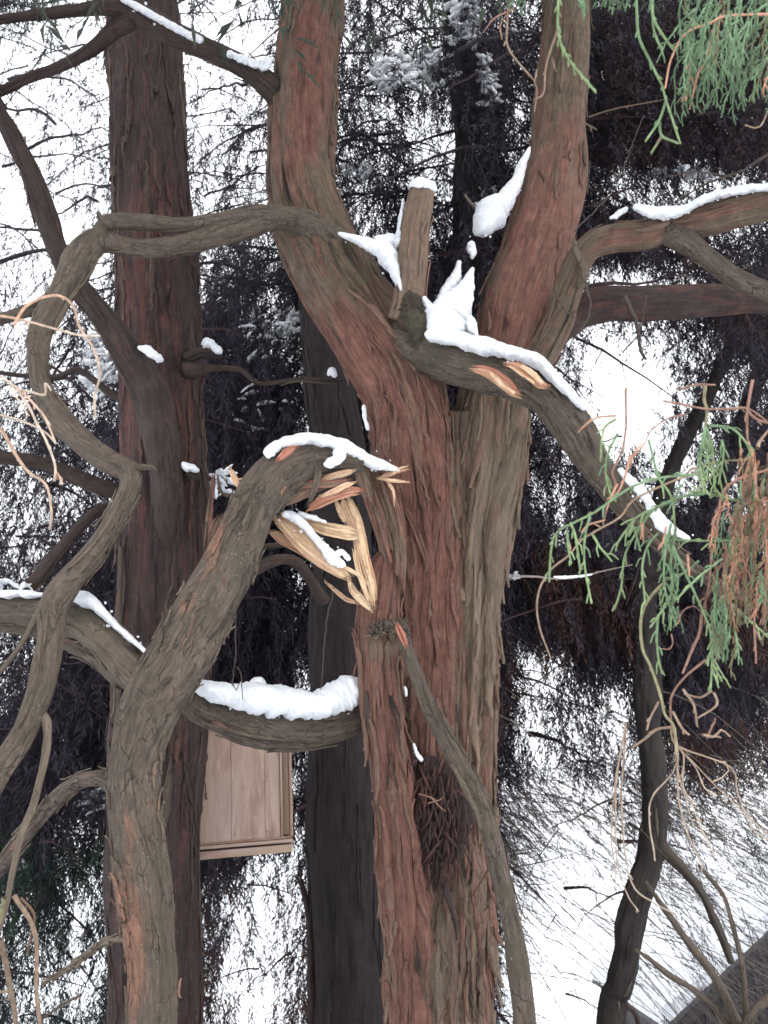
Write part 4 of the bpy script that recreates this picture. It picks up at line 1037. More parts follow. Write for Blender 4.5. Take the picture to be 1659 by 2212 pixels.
tag(m_.build('clinging_snow', M['snow']), 'tufts of snow caught in the dark foliage behind', 'snow', kind='stuff')

# ------------------------------------------------------------------ SNOW resting on the limbs
def snow(label, *paths, n=40, lump=.14, fine=.07):
    m_ = MB()
    for p in paths:
        small = max(q[3] for q in p) < 13 and len(p) < 5
        slab(m_, p, n=n, lump=.34 if small else min(lump, .2), ds=.006, fine=.12 if small else fine, rag=.8 if small else .32)
        if len(p) > 4:      # crumbs that slid off the edge
            for _ in range(len(p) * 2):
                q = p[rng.integers(1, len(p) - 1)]; e = q[3]; r0 = rng.uniform(1.2, 3.2); cx, cy = q[0] + rng.normal(0, 14), q[1] + e * rng.uniform(.85, 1.15) * (1 if rng.random() < .75 else -1)
                slab(m_, [(cx - r0, cy, q[2] - .01, r0 * .7, r0), (cx, cy, q[2] - .01, r0, r0 * 1.3), (cx + r0, cy + 1, q[2] - .01, r0 * .6, r0)], n=10, lump=.4, ds=.004, fine=.2)
    return tag(m_.build('snow_patch', M['snow']), label, 'snow', 'snow lying on the branches')
snow('long snow ridge along the limb with orange scars, right of the fork',
     [(922, 722, 4.82, 12, 36), (960, 726, 4.78, 17, 40), (1010, 738, 4.72, 18, 42), (1065, 752, 4.66, 17, 42), (1120, 765, 4.6, 15, 42), (1165, 782, 4.54, 16, 40), (1200, 818, 4.47, 12, 34), (1235, 853, 4.42, 9, 28), (1262, 884, 4.38, 5, 16)])
snow('snow packed in the fork between the stub and the right arm',
     [(1020, 582, 5.2, 4, 14), (1006, 625, 5.15, 20, 26), (982, 665, 5.05, 40, 40), (962, 700, 5.0, 46, 50), (965, 732, 4.9, 40, 40)],
     [(915, 640, 5.0, 4, 10), (928, 668, 5.0, 12, 18), (945, 700, 5.0, 22, 30)],
     [(992, 565, 5.25, 4, 10), (982, 600, 5.2, 9, 12), (955, 640, 5.15, 8, 14), (940, 665, 5.1, 10, 14)],
     [(1012, 690, 5.0, 16, 24), (1020, 712, 4.95, 10, 20), (1030, 728, 4.9, 4, 12)])
snow('small lump of snow high in the fork, beside the right arm', [(1016, 522, 5.3, 7, 14), (1022, 545, 5.3, 10, 16), (1020, 560, 5.3, 3, 8)])
snow('tall wedge of snow leaning on the right arm of the fork',
     [(1143, 322, 5.75, 3, 10), (1126, 362, 5.7, 10, 22), (1112, 398, 5.62, 13, 26), (1090, 430, 5.55, 19, 32), (1062, 460, 5.5, 34, 36), (1046, 486, 5.45, 24, 30), (1034, 502, 5.4, 5, 16)],
     [(1030, 440, 5.5, 4, 8), (1045, 446, 5.5, 9, 14), (1060, 455, 5.5, 10, 20)])
snow('snow cap on top of the sawn stub', [(884, 404, 5.1, 8, 20), (898, 400, 5.1, 13, 28), (914, 398, 5.1, 15, 30), (932, 404, 5.1, 11, 26), (943, 412, 5.1, 4, 12)])
snow('snow between the left arm of the fork and the stub',
     [(735, 505, 5.2, 4, 14), (765, 515, 5.15, 8, 26), (800, 528, 5.12, 12, 34), (835, 545, 5.1, 22, 40), (850, 575, 5.08, 18, 36), (862, 608, 5.05, 8, 24), (868, 632, 5.02, 3, 10)],
     [(812, 515, 5.15, 6, 20), (840, 520, 5.12, 14, 30), (856, 512, 5.1, 12, 26)],
     [(872, 430, 5.2, 3, 10), (868, 465, 5.2, 5, 14), (862, 505, 5.15, 7, 20), (855, 540, 5.1, 9, 26)])
snow('thick snow bank lying on the curved limb above the nest box',
     [(425, 1478, 4.32, 13, 26), (460, 1490, 4.4, 20, 34), (510, 1502, 4.48, 26, 38), (560, 1505, 4.54, 32, 40), (620, 1518, 4.6, 32, 42), (680, 1527, 4.66, 28, 42), (720, 1512, 4.72, 32, 40), (760, 1492, 4.76, 34, 36), (782, 1478, 4.8, 22, 30)],
     [(540, 1480, 4.6, 8, 20), (556, 1472, 4.6, 12, 24), (575, 1482, 4.6, 8, 20)], lump=.16)
snow('snow crust on the crest of the bent over broken limb',
     [(570, 980, 4.22, 6, 16), (590, 968, 4.24, 12, 26), (625, 954, 4.28, 12, 32), (670, 948, 4.34, 11, 34), (715, 958, 4.4, 14, 34), (755, 970, 4.45, 16, 30), (790, 988, 4.5, 12, 24), (825, 1005, 4.56, 11, 20), (862, 1016, 4.6, 4, 10)],
     [(720, 972, 4.34, 12, 16), (735, 985, 4.34, 16, 16), (712, 1000, 4.32, 10, 10), (698, 1004, 4.32, 4, 6)],
     [(585, 975, 4.2, 12, 10), (578, 990, 4.18, 7, 8)], lump=.35)
snow('snow line along the split slab in the tear',
     [(*z1(620, 680), 4.38, 7, 10), (*z1(700, 690), 4.38, 9, 12), (*z1(790, 770), 4.36, 8, 12), (*z1(880, 870), 4.35, 8, 12), (*z1(950, 950), 4.35, 12, 14), (*z1(1020, 1010), 4.36, 10, 12), (*z1(1060, 1040), 4.37, 5, 8)],
     [(*z1(730, 670), 4.42, 5, 8), (*z1(830, 700), 4.42, 6, 9), (*z1(930, 740), 4.44, 3, 6)],
     [(*z1(980, 960), 4.36, 6, 8), (*z1(1040, 940), 4.38, 6, 8), (*z1(1090, 1000), 4.4, 4, 6)], lump=.35)
snow('thin snow strip on the left side branch of the broken limb',
     [(-100, 1278, 4.36, 8, 20), (0, 1281, 4.28, 7, 24), (60, 1283, 4.25, 6, 24), (95, 1286, 4.2, 5, 20)],
     [(150, 1288, 4.16, 9, 24), (182, 1292, 4.14, 14, 28), (212, 1312, 4.1, 10, 26), (245, 1346, 4.06, 7, 22), (285, 1382, 4.02, 6, 18), (320, 1412, 3.98, 4, 10)])
snow('snow ribbon on the heavy branch at right',
     [(1368, 444, 4.92, 7, 20), (1395, 455, 4.9, 12, 28), (1440, 460, 4.86, 14, 30), (1480, 452, 4.82, 9, 28), (1520, 430, 4.76, 9, 28), (1570, 416, 4.7, 9, 28), (1620, 408, 4.64, 9, 28), (1680, 402, 4.56, 9, 28), (1780, 396, 4.45, 8, 24)],
     [(1316, 472, 5.0, 3, 10), (1336, 462, 4.98, 6, 14), (1356, 448, 4.96, 4, 10)])
snow('snow strip along the upper left branch',
     [(262, -2, 5.4, 5, 16), (300, 16, 5.42, 7, 22), (350, 44, 5.48, 7, 22), (400, 72, 5.56, 8, 22), (440, 88, 5.6, 7, 20)],
     [(490, 112, 5.68, 5, 16), (530, 130, 5.72, 9, 20), (560, 140, 5.76, 10, 20), (585, 128, 5.8, 6, 16)])
snow('small patch of snow where the dark limb meets the left trunk', [(298, 750, 5.35, 4, 10), (320, 758, 5.35, 9, 18), (340, 772, 5.35, 8, 16), (352, 780, 5.35, 3, 8)])
snow('small snow tuft right of the left trunk, level with its limb', [(443, 730, 5.97, 8, 14), (456, 745, 5.97, 12, 16), (478, 762, 5.96, 5, 10)])
snow('snow tuft on the left trunk level with the crest of the broken limb', [(392, 1000, 5.55, 5, 10), (410, 1008, 5.55, 8, 16), (430, 1018, 5.55, 4, 10)])
snow('sliver of snow in a crevice beside the left arm', [(786, 875, 5.1, 3, 6), (788, 900, 5.08, 4, 8), (796, 930, 5.06, 3, 6)])
snow('snow fleck on the far twig left of the fork', [(708, 812, 5.7, 3, 6), (718, 800, 5.7, 6, 10), (724, 816, 5.7, 5, 8)])
snow('crusted snow trailing on the thin end of the limb behind green sprays',
     [(1336, 1012, 4.15, 5, 12), (1360, 1035, 4.12, 9, 14), (1384, 1062, 4.1, 10, 16), (1402, 1085, 4.1, 9, 14), (1430, 1130, 4.08, 13, 18), (1460, 1148, 4.08, 9, 14), (1490, 1166, 4.08, 4, 8)], lump=.4)
snow('upper sliver of snow wedged behind the snapped stem', [(874, 1482, 4.62, 3, 6), (877, 1495, 4.62, 4, 8), (878, 1505, 4.62, 2, 5)])
snow('lower sliver of snow wedged behind the snapped stem', [(893, 1605, 4.7, 3, 6), (902, 1630, 4.68, 4, 8), (912, 1645, 4.66, 6, 6)])

# ------------------------------------------------------------------ NEST BOX
box = thing('nest_box', 'big pale plywood nest box fixed behind the curved limb', 'nest box')
b0 = P(386, 1826, 6.25); bR = P(624, 1806, 6.42); bT = P(612, 1545, 6.62)
ex = bR - b0; wbox = np.linalg.norm(ex); ex /= wbox
ey = bT - bR; hb = np.linalg.norm(ey); ey = ey - ex * (ey @ ex); ey /= np.linalg.norm(ey)
ez = np.cross(ex, ey)          # towards the camera
def plank(mb, x0, x1, y0, y1, z0, z1, bev=.004):
    off = rng.uniform(0, 20, 3)
    V, bkk = [], []
    for X in (x0, x1):
        for Y in (y0, y1):
            for Z in (z0, z1):
                V.append(b0 + ex * X + ey * Y + ez * Z); bkk.append([X + off[0], Z + off[1], Y + off[2]])
    Q = [[0, 1, 3, 2], [4, 6, 7, 5], [0, 4, 5, 1], [2, 3, 7, 6], [0, 2, 6, 4], [1, 5, 7, 3]]
    if (x1 - x0) > (y1 - y0) * 2: bkk = [[b[2], b[1], b[0]] for b in bkk]
    mb.add(np.array(V), np.array(Q), None, np.array(bkk))
def boxpart(name, *planks):
    m_ = MB()
    for p in planks: plank(m_, *p)
    o = m_.build(name, M['board'], box, smooth=False)
    bv = o.modifiers.new('bevel', 'BEVEL'); bv.width = .003; bv.segments = 2
    return o
boxpart('front_panel', (0, wbox * .47, .0, hb, -.02, 0), (wbox * .472, wbox * .78, .0, hb, -.02, .001), (wbox * .782, wbox - .065, .0, hb, -.02, -.001))
boxpart('side_panel', (wbox - .062, wbox - .045, 0, hb, -.42, .010))
boxpart('batten', (wbox + .012, wbox + .034, .0, hb, -.42, .02))
boxpart('batten', (wbox - .043, wbox + .010, .004, hb, -.40, -.05))
boxpart('side_panel', (-.02, -.002, 0, hb, -.42, -.002))
boxpart('base_board', (-.03, wbox + .03, -.045, -.022, -.44, .012))
boxpart('batten', (-.03, wbox + .03, -.12, -.062, -.44, .004), (-.01, wbox + .01, -.018, -.002, -.4, -.01))
boxpart('back_panel', (0, wbox, 0, hb, -.44, -.425))
boxpart('lid', (-.05, wbox + .06, hb, hb + .02, -.48, .06))

m_ = MB()
slab(m_, [tuple(proj(b0 + ex * (wbox * f_) + ey * (hb + .028) + ez * .03)[:2]) + (proj(b0 + ex * (wbox * f_) + ey * (hb + .028) + ez * .03)[2], 3 + 2 * f_, 14) for f_ in (.0, .3, .6, .9, 1.08)], n=20, lump=.3, ds=.02, rag=.4)
tag(m_.build('snow_patch', M['snow']), 'thin line of snow on the lid of the nest box', 'snow', 'snow lying on the branches')
for u_, v_ in ((.04, .05), (.04, .93), (.5, .05), (.80, .05), (.80, .5)):
    q_ = b0 + ex * wbox * u_ + ey * hb * v_ + ez * .001
    nm_ = MB(); strand(nm_, [q_ - ez * .004, q_ + ez * .003], [.005, .005], 8, (.03, .025, .025)); nm_.build('nail', M['twig'], box)
# ------------------------------------------------------------------ HUT at the bottom right
hut = thing('hut', 'dark boarded hut with a snow covered gable at the bottom right corner', 'hut')
ea = P(1440, 2235, 14.0); rg = P(1860, 1905, 14.0)
half = rg[0] - ea[0]; y0 = ea[1]; zr = rg[2]; ze = ea[2]; xr = rg[0]
gz0 = float(ground_z(xr, y0)) - .1
def quadbox(mb, A, B, thick, dep_):
    """slab between A and B (in x-z), thickened upwards, running back dep_ in y"""
    A = np.array(A); B = np.array(B); d_ = (B - A) / np.linalg.norm(B - A); n_ = np.array([-d_[2], 0, d_[0]]);
    if n_[2] < 0: n_ = -n_
    V = []
    for p in (A, B, B + n_ * thick, A + n_ * thick):
        V.append(p); 
    V = V + [v + np.array([0, dep_, 0]) for v in V]
    mb.add(np.array(V), [[0, 1, 2, 3], [7, 6, 5, 4], [0, 4, 5, 1], [1, 5, 6, 2], [2, 6, 7, 3], [3, 7, 4, 0]])
m_ = MB()
y1 = y0 + .35; yb = y0 + 5
xa, xb = xr - half + .45, xr + half - .45
zw = ze + .45 * (zr - ze) / half - .02
V = [(xa, y1, gz0), (xb, y1, gz0), (xb, y1, zw), (xr, y1, zr - .05), (xa, y1, zw)]
V = V + [(a, yb, c) for a, b, c in V]
m_.add(np.array(V), [[0, 1, 2, 4], [6, 5, 9, 7], [0, 4, 9, 5], [1, 6, 7, 2], [2, 7, 8, 3], [3, 8, 9, 4], [0, 5, 6, 1]], [[4, 2, 3], [7, 9, 8]])
xs = np.arange(xa + .08, xb, .16)
for xx in xs:
    zt = zr - .08 - abs(xx - xr) * (zr - ze) / half
    V = [(xx - .012, y1 - .02, gz0), (xx + .012, y1 - .02, gz0), (xx + .012, y1 - .02, zt), (xx - .012, y1 - .02, zt)]
    V += [(a, y1 + .01, c) for a, b, c in V]
    m_.add(np.array(V), [[0, 1, 2, 3], [0, 4, 5, 1], [1, 5, 6, 2], [2, 6, 7, 3], [3, 7, 4, 0]])
m_.build('wall', M['hutwall'], hut, smooth=False)
m_ = MB(); quadbox(m_, (ea[0], y0, ze), (xr, y0, zr), .10, 5.2); quadbox(m_, (xr, y0, zr), (2 * xr - ea[0], y0, ze), .10, 5.2); m_.build('roof', M['roof'], hut, smooth=False)
m_ = MB(); quadbox(m_, (ea[0], y0 - .02, ze - .16), (xr, y0 - .02, zr - .16), .15, .05); quadbox(m_, (xr, y0 - .02, zr - .16), (2 * xr - ea[0], y0 - .02, ze - .16), .15, .05); m_.build('fascia', M['hutwall'], hut, smooth=False)
m_ = MB()
for sgn in (-1, 1):
    nn, mm = 60, 14
    for_ = []
    u = np.linspace(0, 1, nn); v = np.linspace(0, 1, mm)
    U_, V_ = np.meshgrid(u, v)
    X = xr + sgn * half * 1.01 * (1 - U_); Zb = ze + (zr - ze) * U_ + .115
    hgt = .20 + .10 * vnoise(U_ * 14, V_ * 5, 999, 5) + .04 * vnoise(U_ * 60, V_ * 12, 999, 6)
    Yv = y0 - .06 + V_ * 5.3 + .05 * vnoise(U_ * 20, V_ * 0, 999, 7)
    top = np.stack([X, Yv, Zb + hgt], -1).reshape(-1, 3); bot = np.stack([X, Yv + .03, Zb], -1).reshape(-1, 3)
    i, j = np.meshgrid(np.arange(mm - 1), np.arange(nn - 1), indexing='ij')
    Q = np.stack([i * nn + j, i * nn + j + 1, (i + 1) * nn + j + 1, (i + 1) * nn + j], -1).reshape(-1, 4)
    k = nn * mm
    jn = np.arange(nn - 1)
    Qf = np.stack([jn, jn + 1, jn + 1 + k, jn + k], -1)
    im = np.arange(mm - 1) * nn
    Qs = np.stack([im, im + nn, im + nn + k, im + k], -1)
    m_.add(np.vstack([top, bot]), np.vstack([Q, Q + k, Qf, Qs]))
tag(m_.build('roof_snow', M['snow']), 'thick snow blanket on the hut roof at bottom right', 'snow', 'snow lying on the branches')

# ------------------------------------------------------------------ FOREGROUND SPRAYS
GREEN = np.array([.19, .29, .165]); GRN2 = np.array([.27, .36, .18]); TAN = np.array([.30, .21, .15]); ORG = np.array([.46, .25, .165]); RST = np.array([.27, .155, .115]); OLV = np.array([.22, .20, .115]); PALE = np.array([.52, .42, .33])
def tw(mb, pts, d, r0, r1, col, col2=None, side=0, slen=14, wob=.8, n=6, d1=None):
    """twig traced through photo points at depth d (to d1), with short scale-leaved side sprigs"""
    d1 = d if d1 is None else d1
    k = len(pts)
    W = np.array([list(P(px, py, d + (d1 - d) * i / max(1, k - 1) + rng.normal(0, .012))) for i, (px, py) in enumerate(pts)])
    C = catmull(W, .012 * d / 1.6)
    s_ = d / FPX
    C = C + np.cumsum(rng.normal(0, wob * .28 * s_, C.shape), 0) * np.hanning(len(C))[:, None] ** .3
    R = np.linspace(r0, r1, len(C)) * s_ * (1 + .22 * (rng.random(len(C)) - .5))
    c = np.asarray(col) * rng.uniform(.8, 1.2); c2 = None if col2 is None else np.asarray(col2) * rng.uniform(.8, 1.2)
    strand(mb, C, R, n, c, c2)
    if side:
        step = max(1, int(len(C) / max(1, side)))
        sg = 1
        for i in range(step, len(C) - 1, step):
            sg = -sg
            T = C[min(i + 1, len(C) - 1)] - C[i - 1]; T /= np.linalg.norm(T)
            sd_ = np.cross(T, FW); sd_ /= np.linalg.norm(sd_) + 1e-9
            L = slen * s_ * rng.uniform(.4, 1.3)
            e1 = C[i] + (T * .8 + sd_ * sg * .55 + rng.normal(0, .15, 3)) * L * .5
            e2 = e1 + (T * .7 + sd_ * sg * .3 + np.array([0, 0, -.45]) + rng.normal(0, .1, 3)) * L * .6
            cc = c if c2 is None or i < len(C) * .5 else c2
            strand(mb, np.array([C[i], e1, e2]), np.array([r1 * 1.0, r1 * .95, r1 * .7]) * s_, 5, cc * rng.uniform(.85, 1.2))
def droop(mb, x, y, d, L, ang, col, r=2.4, side=6, slen=20, curl=.9):
    k = 6; pts = [(x, y)]; a = ang
    for i in range(k):
        px, py = pts[-1]
        pts.append((px + math.cos(a) * L / k, py + math.sin(a) * L / k))
        a += (math.pi / 2 - a) * .35 * curl + rng.normal(0, .16)
    tw(mb, pts, d, r, r * .6, col, None, side, slen)

def z3(L): return [(1123.2 + a * .3515, 820.8 + b * .3515) for a, b in L]
def z2(L): return [(829.5 + a / 2, b / 2) for a, b in L]
def zl(L): return [(a / 2, 553 + b / 2) for a, b in L]
def zb(L): return [(a / 2, 1659 + b / 2) for a, b in L]

sp1 = thing('cypress_spray', 'green whippy cypress spray hanging in front of the right hand limb', 'foliage spray')
m_ = MB(); D = 1.75
for L_, s_ in (([(1100, 580), (870, 600), (700, 650), (560, 740), (450, 820), (330, 880), (220, 945), (190, 1050), (180, 1240)], 12), ([(600, 330), (540, 450), (525, 580), (560, 720)], 5),
               ([(430, 840), (400, 960), (400, 1150), (440, 1370)], 5), ([(310, 880), (340, 960), (370, 1170)], 4), ([(290, 930), (300, 1050), (315, 1130)], 3), ([(440, 940), (490, 1030), (565, 1115)], 3),
               ([(990, 640), (940, 740), (820, 800), (700, 960), (640, 1100), (620, 1280), (580, 1410)], 8), ([(790, 370), (830, 520), (850, 600), (930, 720), (950, 900)], 6), ([(850, 940), (780, 1030), (750, 1160), (760, 1300), (770, 1380)], 6),
               ([(1420, 990), (1320, 990), (1150, 990), (930, 980)], 7), ([(930, 880), (900, 1000), (880, 1150), (890, 1300), (960, 1510)], 10), ([(960, 900), (930, 1100), (930, 1300), (860, 1430), (800, 1520)], 10),
               ([(940, 1020), (1040, 1240), (1120, 1410), (1170, 1550), (1180, 1720), (1170, 1910)], 8), ([(850, 1440), (840, 1600), (850, 1720), (875, 1805)], 4), ([(1160, 280), (1300, 300), (1390, 390), (1420, 470)], 6),
               ([(1140, 290), (1120, 400), (1110, 520), (1130, 690)], 12), ([(1150, 300), (1180, 450), (1190, 600), (1200, 690)], 10), ([(1145, 290), (1150, 420), (1150, 560), (1145, 620)], 12), ([(1240, 370), (1250, 450), (1220, 640)], 6), ([(1330, 740), (1200, 710), (1030, 680)], 6),
               ([(1130, 700), (980, 720), (820, 790), (720, 840), (690, 870), (600, 1000), (590, 1050)], 8), ([(1240, 1330), (1380, 1450), (1524, 1580)], 5), ([(1200, 1300), (1190, 1500), (1170, 1700), (1240, 1850)], 12), ([(970, 740), (850, 780), (760, 860), (700, 960)], 5),
               ([(590, 240), (520, 290), (500, 380), (495, 500)], 3), ([(1100, 1110), (1020, 1180), (900, 1230)], 3), ([(1240, 1100), (1100, 1210), (960, 1350)], 4), ([(700, 900), (740, 1050)], 2), ([(700, 860), (670, 960)], 2)):
    tw(m_, z3(L_), D + rng.uniform(-.12, .12), 3.0, 2.1, GREEN if rng.random() < .7 else GRN2, GRN2, s_, 24)
for _ in range(26):
    a, b = rng.uniform(860, 980), rng.uniform(900, 1450)
    px, py = z3([(a, b)])[0]; droop(m_, px, py, D + rng.uniform(-.1, .1), rng.uniform(20, 55), rng.uniform(1.0, 2.1), GREEN, 1.8, 3, 12)
m_.build('foliage', M['leaf'], sp1)
m_ = MB()
for L_, r, c in (([(1020, 210), (900, 240), (800, 320), (760, 400), (700, 470)], 2.2, RST), ([(650, 50), (650, 300), (620, 450), (570, 560), (590, 640), (540, 780), (510, 890)], 2.8, RST), ([(680, 460), (650, 580), (610, 680), (570, 720)], 3, ORG), ([(590, 220), (480, 230), (410, 270), (360, 320)], 2.6, ORG),
                 ([(1110, 560), (900, 640), (700, 740), (620, 840), (500, 910), (380, 980), (300, 1080), (190, 1170), (120, 1290), (105, 1420), (130, 1560), (190, 1710)], 2.6, TAN), ([(880, 1250), (780, 1360), (735, 1480), (740, 1650), (790, 1760), (850, 1930), (880, 2050), (940, 2130), (960, 2300)], 4, OLV * 1.2),
                 ([(1120, 1420), (1100, 1560), (1040, 1700), (1000, 1800)], 3.4, RST), ([(1140, 1720), (1010, 1830), (930, 1950), (930, 2100), (960, 2230)], 2.8, RST), ([(1430, 0), (1400, 170), (1395, 300), (1400, 380)], 3.4, RST), ([(1140, 30), (1132, 120), (1146, 200), (1140, 290)], 3.6, OLV * 1.1), ([(880, 130), (1000, 150), (1150, 180), (1320, 180), (1400, 180), (1524, 260)], 2.6, RST),
                 ([(600, 640), (560, 720), (530, 800)], 2.6, ORG), ([(750, 390), (700, 460), (680, 540)], 2.6, ORG), ([(900, 900), (880, 1000), (850, 1040)], 2.8, ORG), ([(750, 880), (760, 1000)], 3, ORG), ([(1030, 1070), (1040, 1200)], 3, ORG), ([(380, 940), (420, 890), (520, 860)], 2.6, ORG), ([(290, 970), (310, 1040)], 2.6, ORG),
                 ([(980, 60), (1080, 30), (1200, 30)], 2.6, RST), ([(1010, 600), (1050, 550), (1100, 540)], 2.6, RST), ([(1150, 520), (1250, 500), (1400, 490)], 2.4, OLV), ([(1460, 420), (1470, 370), (1524, 310)], 4, TAN), ([(1400, 180), (1440, 230), (1524, 265)], 3, RST), ([(1300, 180), (1360, 170), (1410, 180)], 3.2, RST),
                 ([(1000, 1900), (1070, 2000), (1090, 2130)], 2.8, TAN), ([(1190, 1920), (1210, 2000), (1090, 2080)], 2.8, TAN), ([(1180, 1910), (1110, 1950), (1010, 1930)], 2.8, TAN), ([(940, 2130), (840, 2150), (760, 2212), (690, 2260)], 3.4, TAN), ([(850, 1980), (800, 2080), (780, 2150)], 2.6, TAN),
                 ([(930, 1560), (940, 1620), (920, 1660), (870, 1650)], 1.6, RST), ([(970, 1500), (1000, 1420), (1060, 1390), (1110, 1420)], 1.6, RST), ([(940, 2040), (1000, 2150), (1040, 2180)], 3, TAN), ([(1120, 2180), (1200, 2190), (1240, 2150), (1290, 2190)], 3, TAN), ([(1150, 2200), (1180, 2120), (1200, 2080)], 2.4, RST)):
    tw(m_, z3(L_), D + rng.uniform(-.05, .15), r, r * .7, c, c, 2, 12, 1.4)
m_.build('twig', M['twig'], sp1)

sp2 = thing('cypress_spray', 'dead orange brown foliage mass hanging at the right edge', 'foliage spray')
m_ = MB()
for q in range(170):
    a = rng.uniform(1240, 1740); b = rng.uniform(420, 1250)
    px, py = z3([(a, b)])[0]
    if b < 700 and a < 1350: continue
    c = ORG if rng.random() < .5 else (RST if rng.random() < .3 else (OLV if rng.random() < .6 else GREEN))
    droop(m_, px, py, rng.uniform(1.6, 2.05), rng.uniform(50, 150), rng.uniform(1.2, 2.3), c * rng.uniform(.6, 1.2), rng.uniform(1.6, 3.2), int(rng.integers(3, 9)), 20)
m_.build('foliage', M['leaf'], sp2)
m_ = MB()
for L_ in ([(1700, 500), (1500, 560), (1330, 620), (1240, 700), (1210, 860), (1195, 1000), (1170, 1080), (1160, 1250), (1130, 1400)], [(1700, 700), (1450, 740), (1320, 800), (1300, 950)], [(1700, 1300), (1524, 1330), (1440, 1440), (1440, 1600), (1450, 1740)], [(1400, 380), (1440, 500), (1450, 700), (1500, 900), (1510, 1200), (1490, 1500)]):
    tw(m_, z3(L_), 1.8, 3.6, 2.2, ORG * .9, RST, 5, 20, 1.6)
m_.build('twig', M['twig'], sp2)
m_ = MB()
sp4 = thing('cypress_spray', 'olive green spray tips dangling below the orange mass at right', 'foliage spray')
for q in range(34):
    a = rng.uniform(1180, 1330); b = rng.uniform(1150, 1620); px, py = z3([(a, b)])[0]
    droop(m_, px, py, rng.uniform(1.6, 1.8), rng.uniform(40, 90), rng.uniform(1.2, 1.9), (OLV if rng.random() < .6 else GREEN) * rng.uniform(.7, 1.2), 2.2, 5, 16)
m_.build('foliage', M['leaf'], sp4)

sp3 = thing('cypress_spray', 'fresh green spray drooping into the top right corner', 'foliage spray')
m_ = MB(); D = 1.7
for L_, s_, c in (([(1090, -60), (1090, 0), (1100, 150), (1150, 260), (1200, 360), (1220, 430), (1280, 620)], 10, GREEN), ([(1220, 430), (1190, 520), (1130, 610)], 2, GREEN), ([(1190, 530), (1200, 590), (1270, 620)], 1, GREEN), ([(1200, 590), (1155, 660)], 0, TAN),
                  ([(755, -60), (755, 150), (800, 260), (915, 400)], 14, GRN2), ([(1160, -60), (1165, 120), (1205, 230)], 4, GREEN), ([(1150, -40), (1170, 90), (1250, 215)], 4, GREEN), ([(1300, -40), (1310, 60), (1360, 110)], 3, OLV)):
    tw(m_, z2(L_), D, 3.2, 2.2, c, GRN2, s_, 12)
for q in range(95):
    t_ = rng.random(); px, py = z2([(1750 - 480 * t_, rng.uniform(-120, 260) + 30 * t_)])[0]
    if px < 1480 and py > 90: continue
    droop(m_, px, py, rng.uniform(1.5, 1.95), rng.uniform(70, 150), rng.uniform(1.5, 2.6), (GREEN if rng.random() < .88 else (ORG if rng.random() < .5 else OLV)) * rng.uniform(.6, 1.15), 2.5, 6, 22)
for q in range(26):
    px, py = z2([(rng.choice([rng.uniform(545, 620), rng.uniform(820, 880), rng.uniform(930, 1060)]), rng.uniform(-70, 0))])[0]
    droop(m_, px, py, 1.7, rng.uniform(20, 48), rng.uniform(.7, 2.2), GREEN, 2.2, 4, 12)
m_.build('foliage', M['leaf'], sp3)
m_ = MB()
for L_, r, c in (([(1800, 60), (1500, 70), (1420, 100), (1300, 150), (1240, 260), (1215, 380)], 3, ORG), ([(560, 0), (540, 30), (530, 120), (545, 220), (650, 350)], 2.6, TAN * .7), ([(750, 130), (700, 280), (690, 400), (650, 430)], 2.6, TAN * .7), ([(560, 40), (480, 80), (430, 140)], 2, RST), ([(540, 50), (500, 110), (510, 170)], 2, RST),
                 ([(1420, 130), (1390, 250), (1350, 330), (1320, 470)], 3, ORG), ([(660, 300), (650, 360), (660, 390), (650, 480)], 2, TAN * .6), ([(725, 250), (745, 310)], 2, TAN * .6), ([(1490, 0), (1480, 150), (1500, 240), (1470, 280)], 2.4, RST), ([(885, 505), (1000, 470), (1210, 430)], 1.4, TAN * .4), ([(860, 530), (920, 560)], 2, TAN * .4),
                 ([(1659, 480), (1620, 545), (1560, 540)], 1.8, TAN)):
    tw(m_, z2(L_), D, r, r * .7, c, c, 2, 10, 1.2)
m_.build('twig', M['twig'], sp3)

sp5 = thing('bare_twigs', 'pale orange bare twigs curling in from the left edge', 'twigs')
m_ = MB()
for L_, r in (([(-60, 255), (0, 260), (90, 275), (200, 305), (330, 340), (430, 345)], 3), ([(60, 300), (110, 220), (190, 175), (260, 170), (315, 210), (340, 300), (395, 380), (425, 460), (430, 520), (410, 600), (412, 700)], 3.2), ([(-60, 500), (0, 520), (70, 570), (130, 590), (190, 600), (190, 550), (220, 580)], 3),
              ([(40, 540), (120, 640), (160, 720), (200, 790), (240, 900), (235, 970)], 3.2), ([(240, 930), (270, 985)], 3), ([(-60, 680), (0, 690), (130, 730), (200, 770), (240, 810)], 3), ([(-60, 700), (0, 745), (60, 850), (120, 930), (200, 990), (225, 1106), (215, 1180)], 3.8), ([(90, 580), (150, 650), (190, 700), (240, 810)], 3), ([(40, 560), (90, 640), (125, 690)], 2)):
    c = ORG * np.array([1.05, 1.15, 1.2])
    tw(m_, zl(L_), 1.9, r, r * .75, c if rng.random() < .7 else PALE, PALE, 3, 9, 1.5)
m_.build('twig', M['twig'], sp5)
sp6 = thing('bare_twigs', 'tan bare twigs rising along the lower left edge', 'twigs')
m_ = MB()
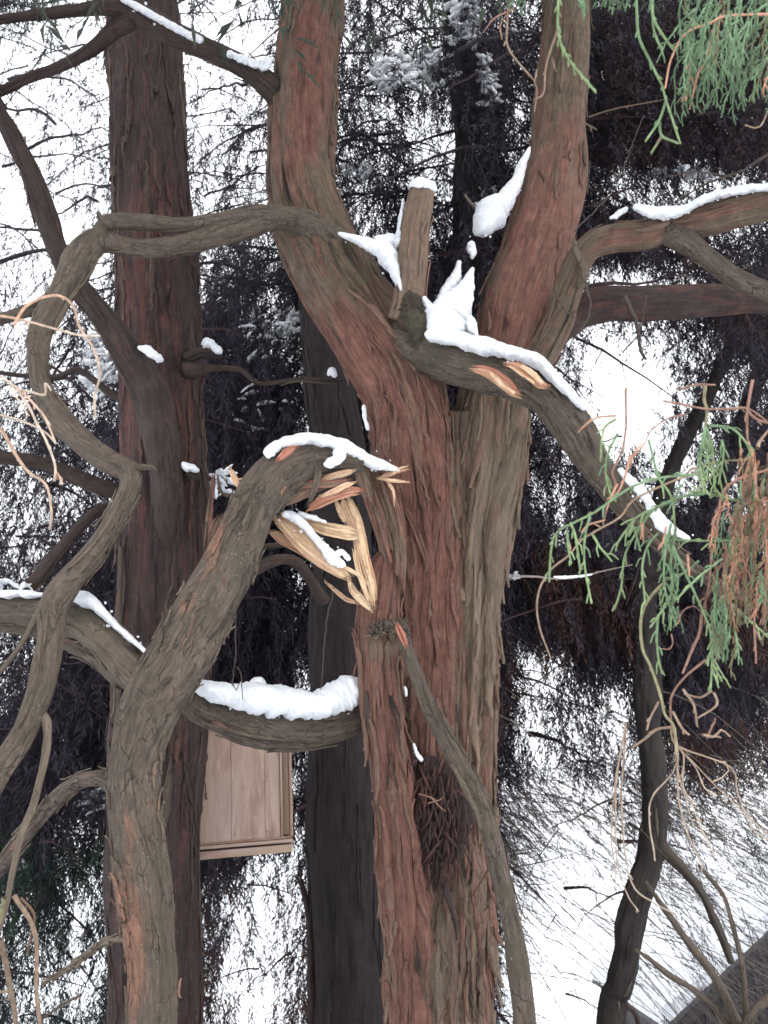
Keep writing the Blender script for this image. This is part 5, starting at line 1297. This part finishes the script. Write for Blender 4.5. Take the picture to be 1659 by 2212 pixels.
for L_, r, c in (([(60, 550), (140, 680), (160, 800), (160, 950), (175, 1106), (170, 1200)], 5, TAN * .7), ([(20, 560), (0, 650), (-40, 800)], 5, OLV), ([(0, 740), (40, 900), (70, 1106), (75, 1200)], 6, TAN * .6), ([(90, 560), (150, 640), (120, 800)], 3, RST * .5), ([(0, 970), (50, 960)], 3, TAN * .7), ([(350, 980), (250, 1030), (180, 1080)], 3.5, TAN * .25)):
    tw(m_, zb(L_), 2.6, r, r * .8, c, c, 2, 10, 1.6)
m_.build('twig', M['twig'], sp6)
sp7 = thing('bare_twigs', 'tangle of pale curling twigs before the thin leaning tree', 'twigs')
m_ = MB()
for L_, r in (([(1250, 0), (1150, 120), (1140, 230), (1170, 400)], 3), ([(1290, -60), (1290, 60), (1330, 150), (1370, 260), (1430, 380)], 3), ([(1270, 20), (1300, 120), (1340, 260)], 2.4), ([(1340, 0), (1380, 90), (1440, 120)], 2.6), ([(1480, -20), (1470, 30), (1420, 60)], 2.6), ([(1490, 0), (1520, 100), (1560, 200), (1659, 290)], 2.6), ([(985, 300), (1000, 420), (1000, 530)], 2.6), ([(1000, 330), (1010, 450), (1050, 560), (1100, 620)], 2.6), ([(1080, 500), (1180, 590), (1260, 630)], 3.4), ([(1560, 200), (1590, 260), (1659, 310)], 2.4), ([(1270, 130), (1310, 280), (1380, 430)], 3)):
    pts = [(829.5 + a / 2, 1659 + b / 2) for a, b in L_]
    pts = ([(1452, 1560), (1462, 1610)] if pts[0][0] > 1400 else [(1352, 1560), (1330, 1690)] if pts[0][0] < 1350 else [(1352, 1560), (1345, 1760)]) + pts
    tw(m_, pts, 1.85, r * .6, r * .5, TAN * rng.uniform(.8, 1.1), PALE * .8, 3, 12, 1.8)
m_.build('twig', M['twig'], sp7)
sp8 = thing('bare_twig', 'thin snow dusted twig lying level right of the trunk', 'twig')
m_ = MB(); tw(m_, [(1112, 1245), (1160, 1246), (1200, 1250), (1250, 1248), (1300, 1235), (1366, 1220)], 4.6, 2.6, 1.4, (.3, .24, .22), (.25, .2, .18), 3, 8); m_.build('twig', M['twig'], sp8)
snow('thin line of snow on the level twig right of the trunk', [(1195, 1246, 4.6, 2, 3), (1225, 1247, 4.6, 3, 4), (1250, 1245, 4.6, 2.5, 4), (1280, 1240, 4.6, 1.5, 3)], n=10)
print("objects", len(bpy.data.objects))
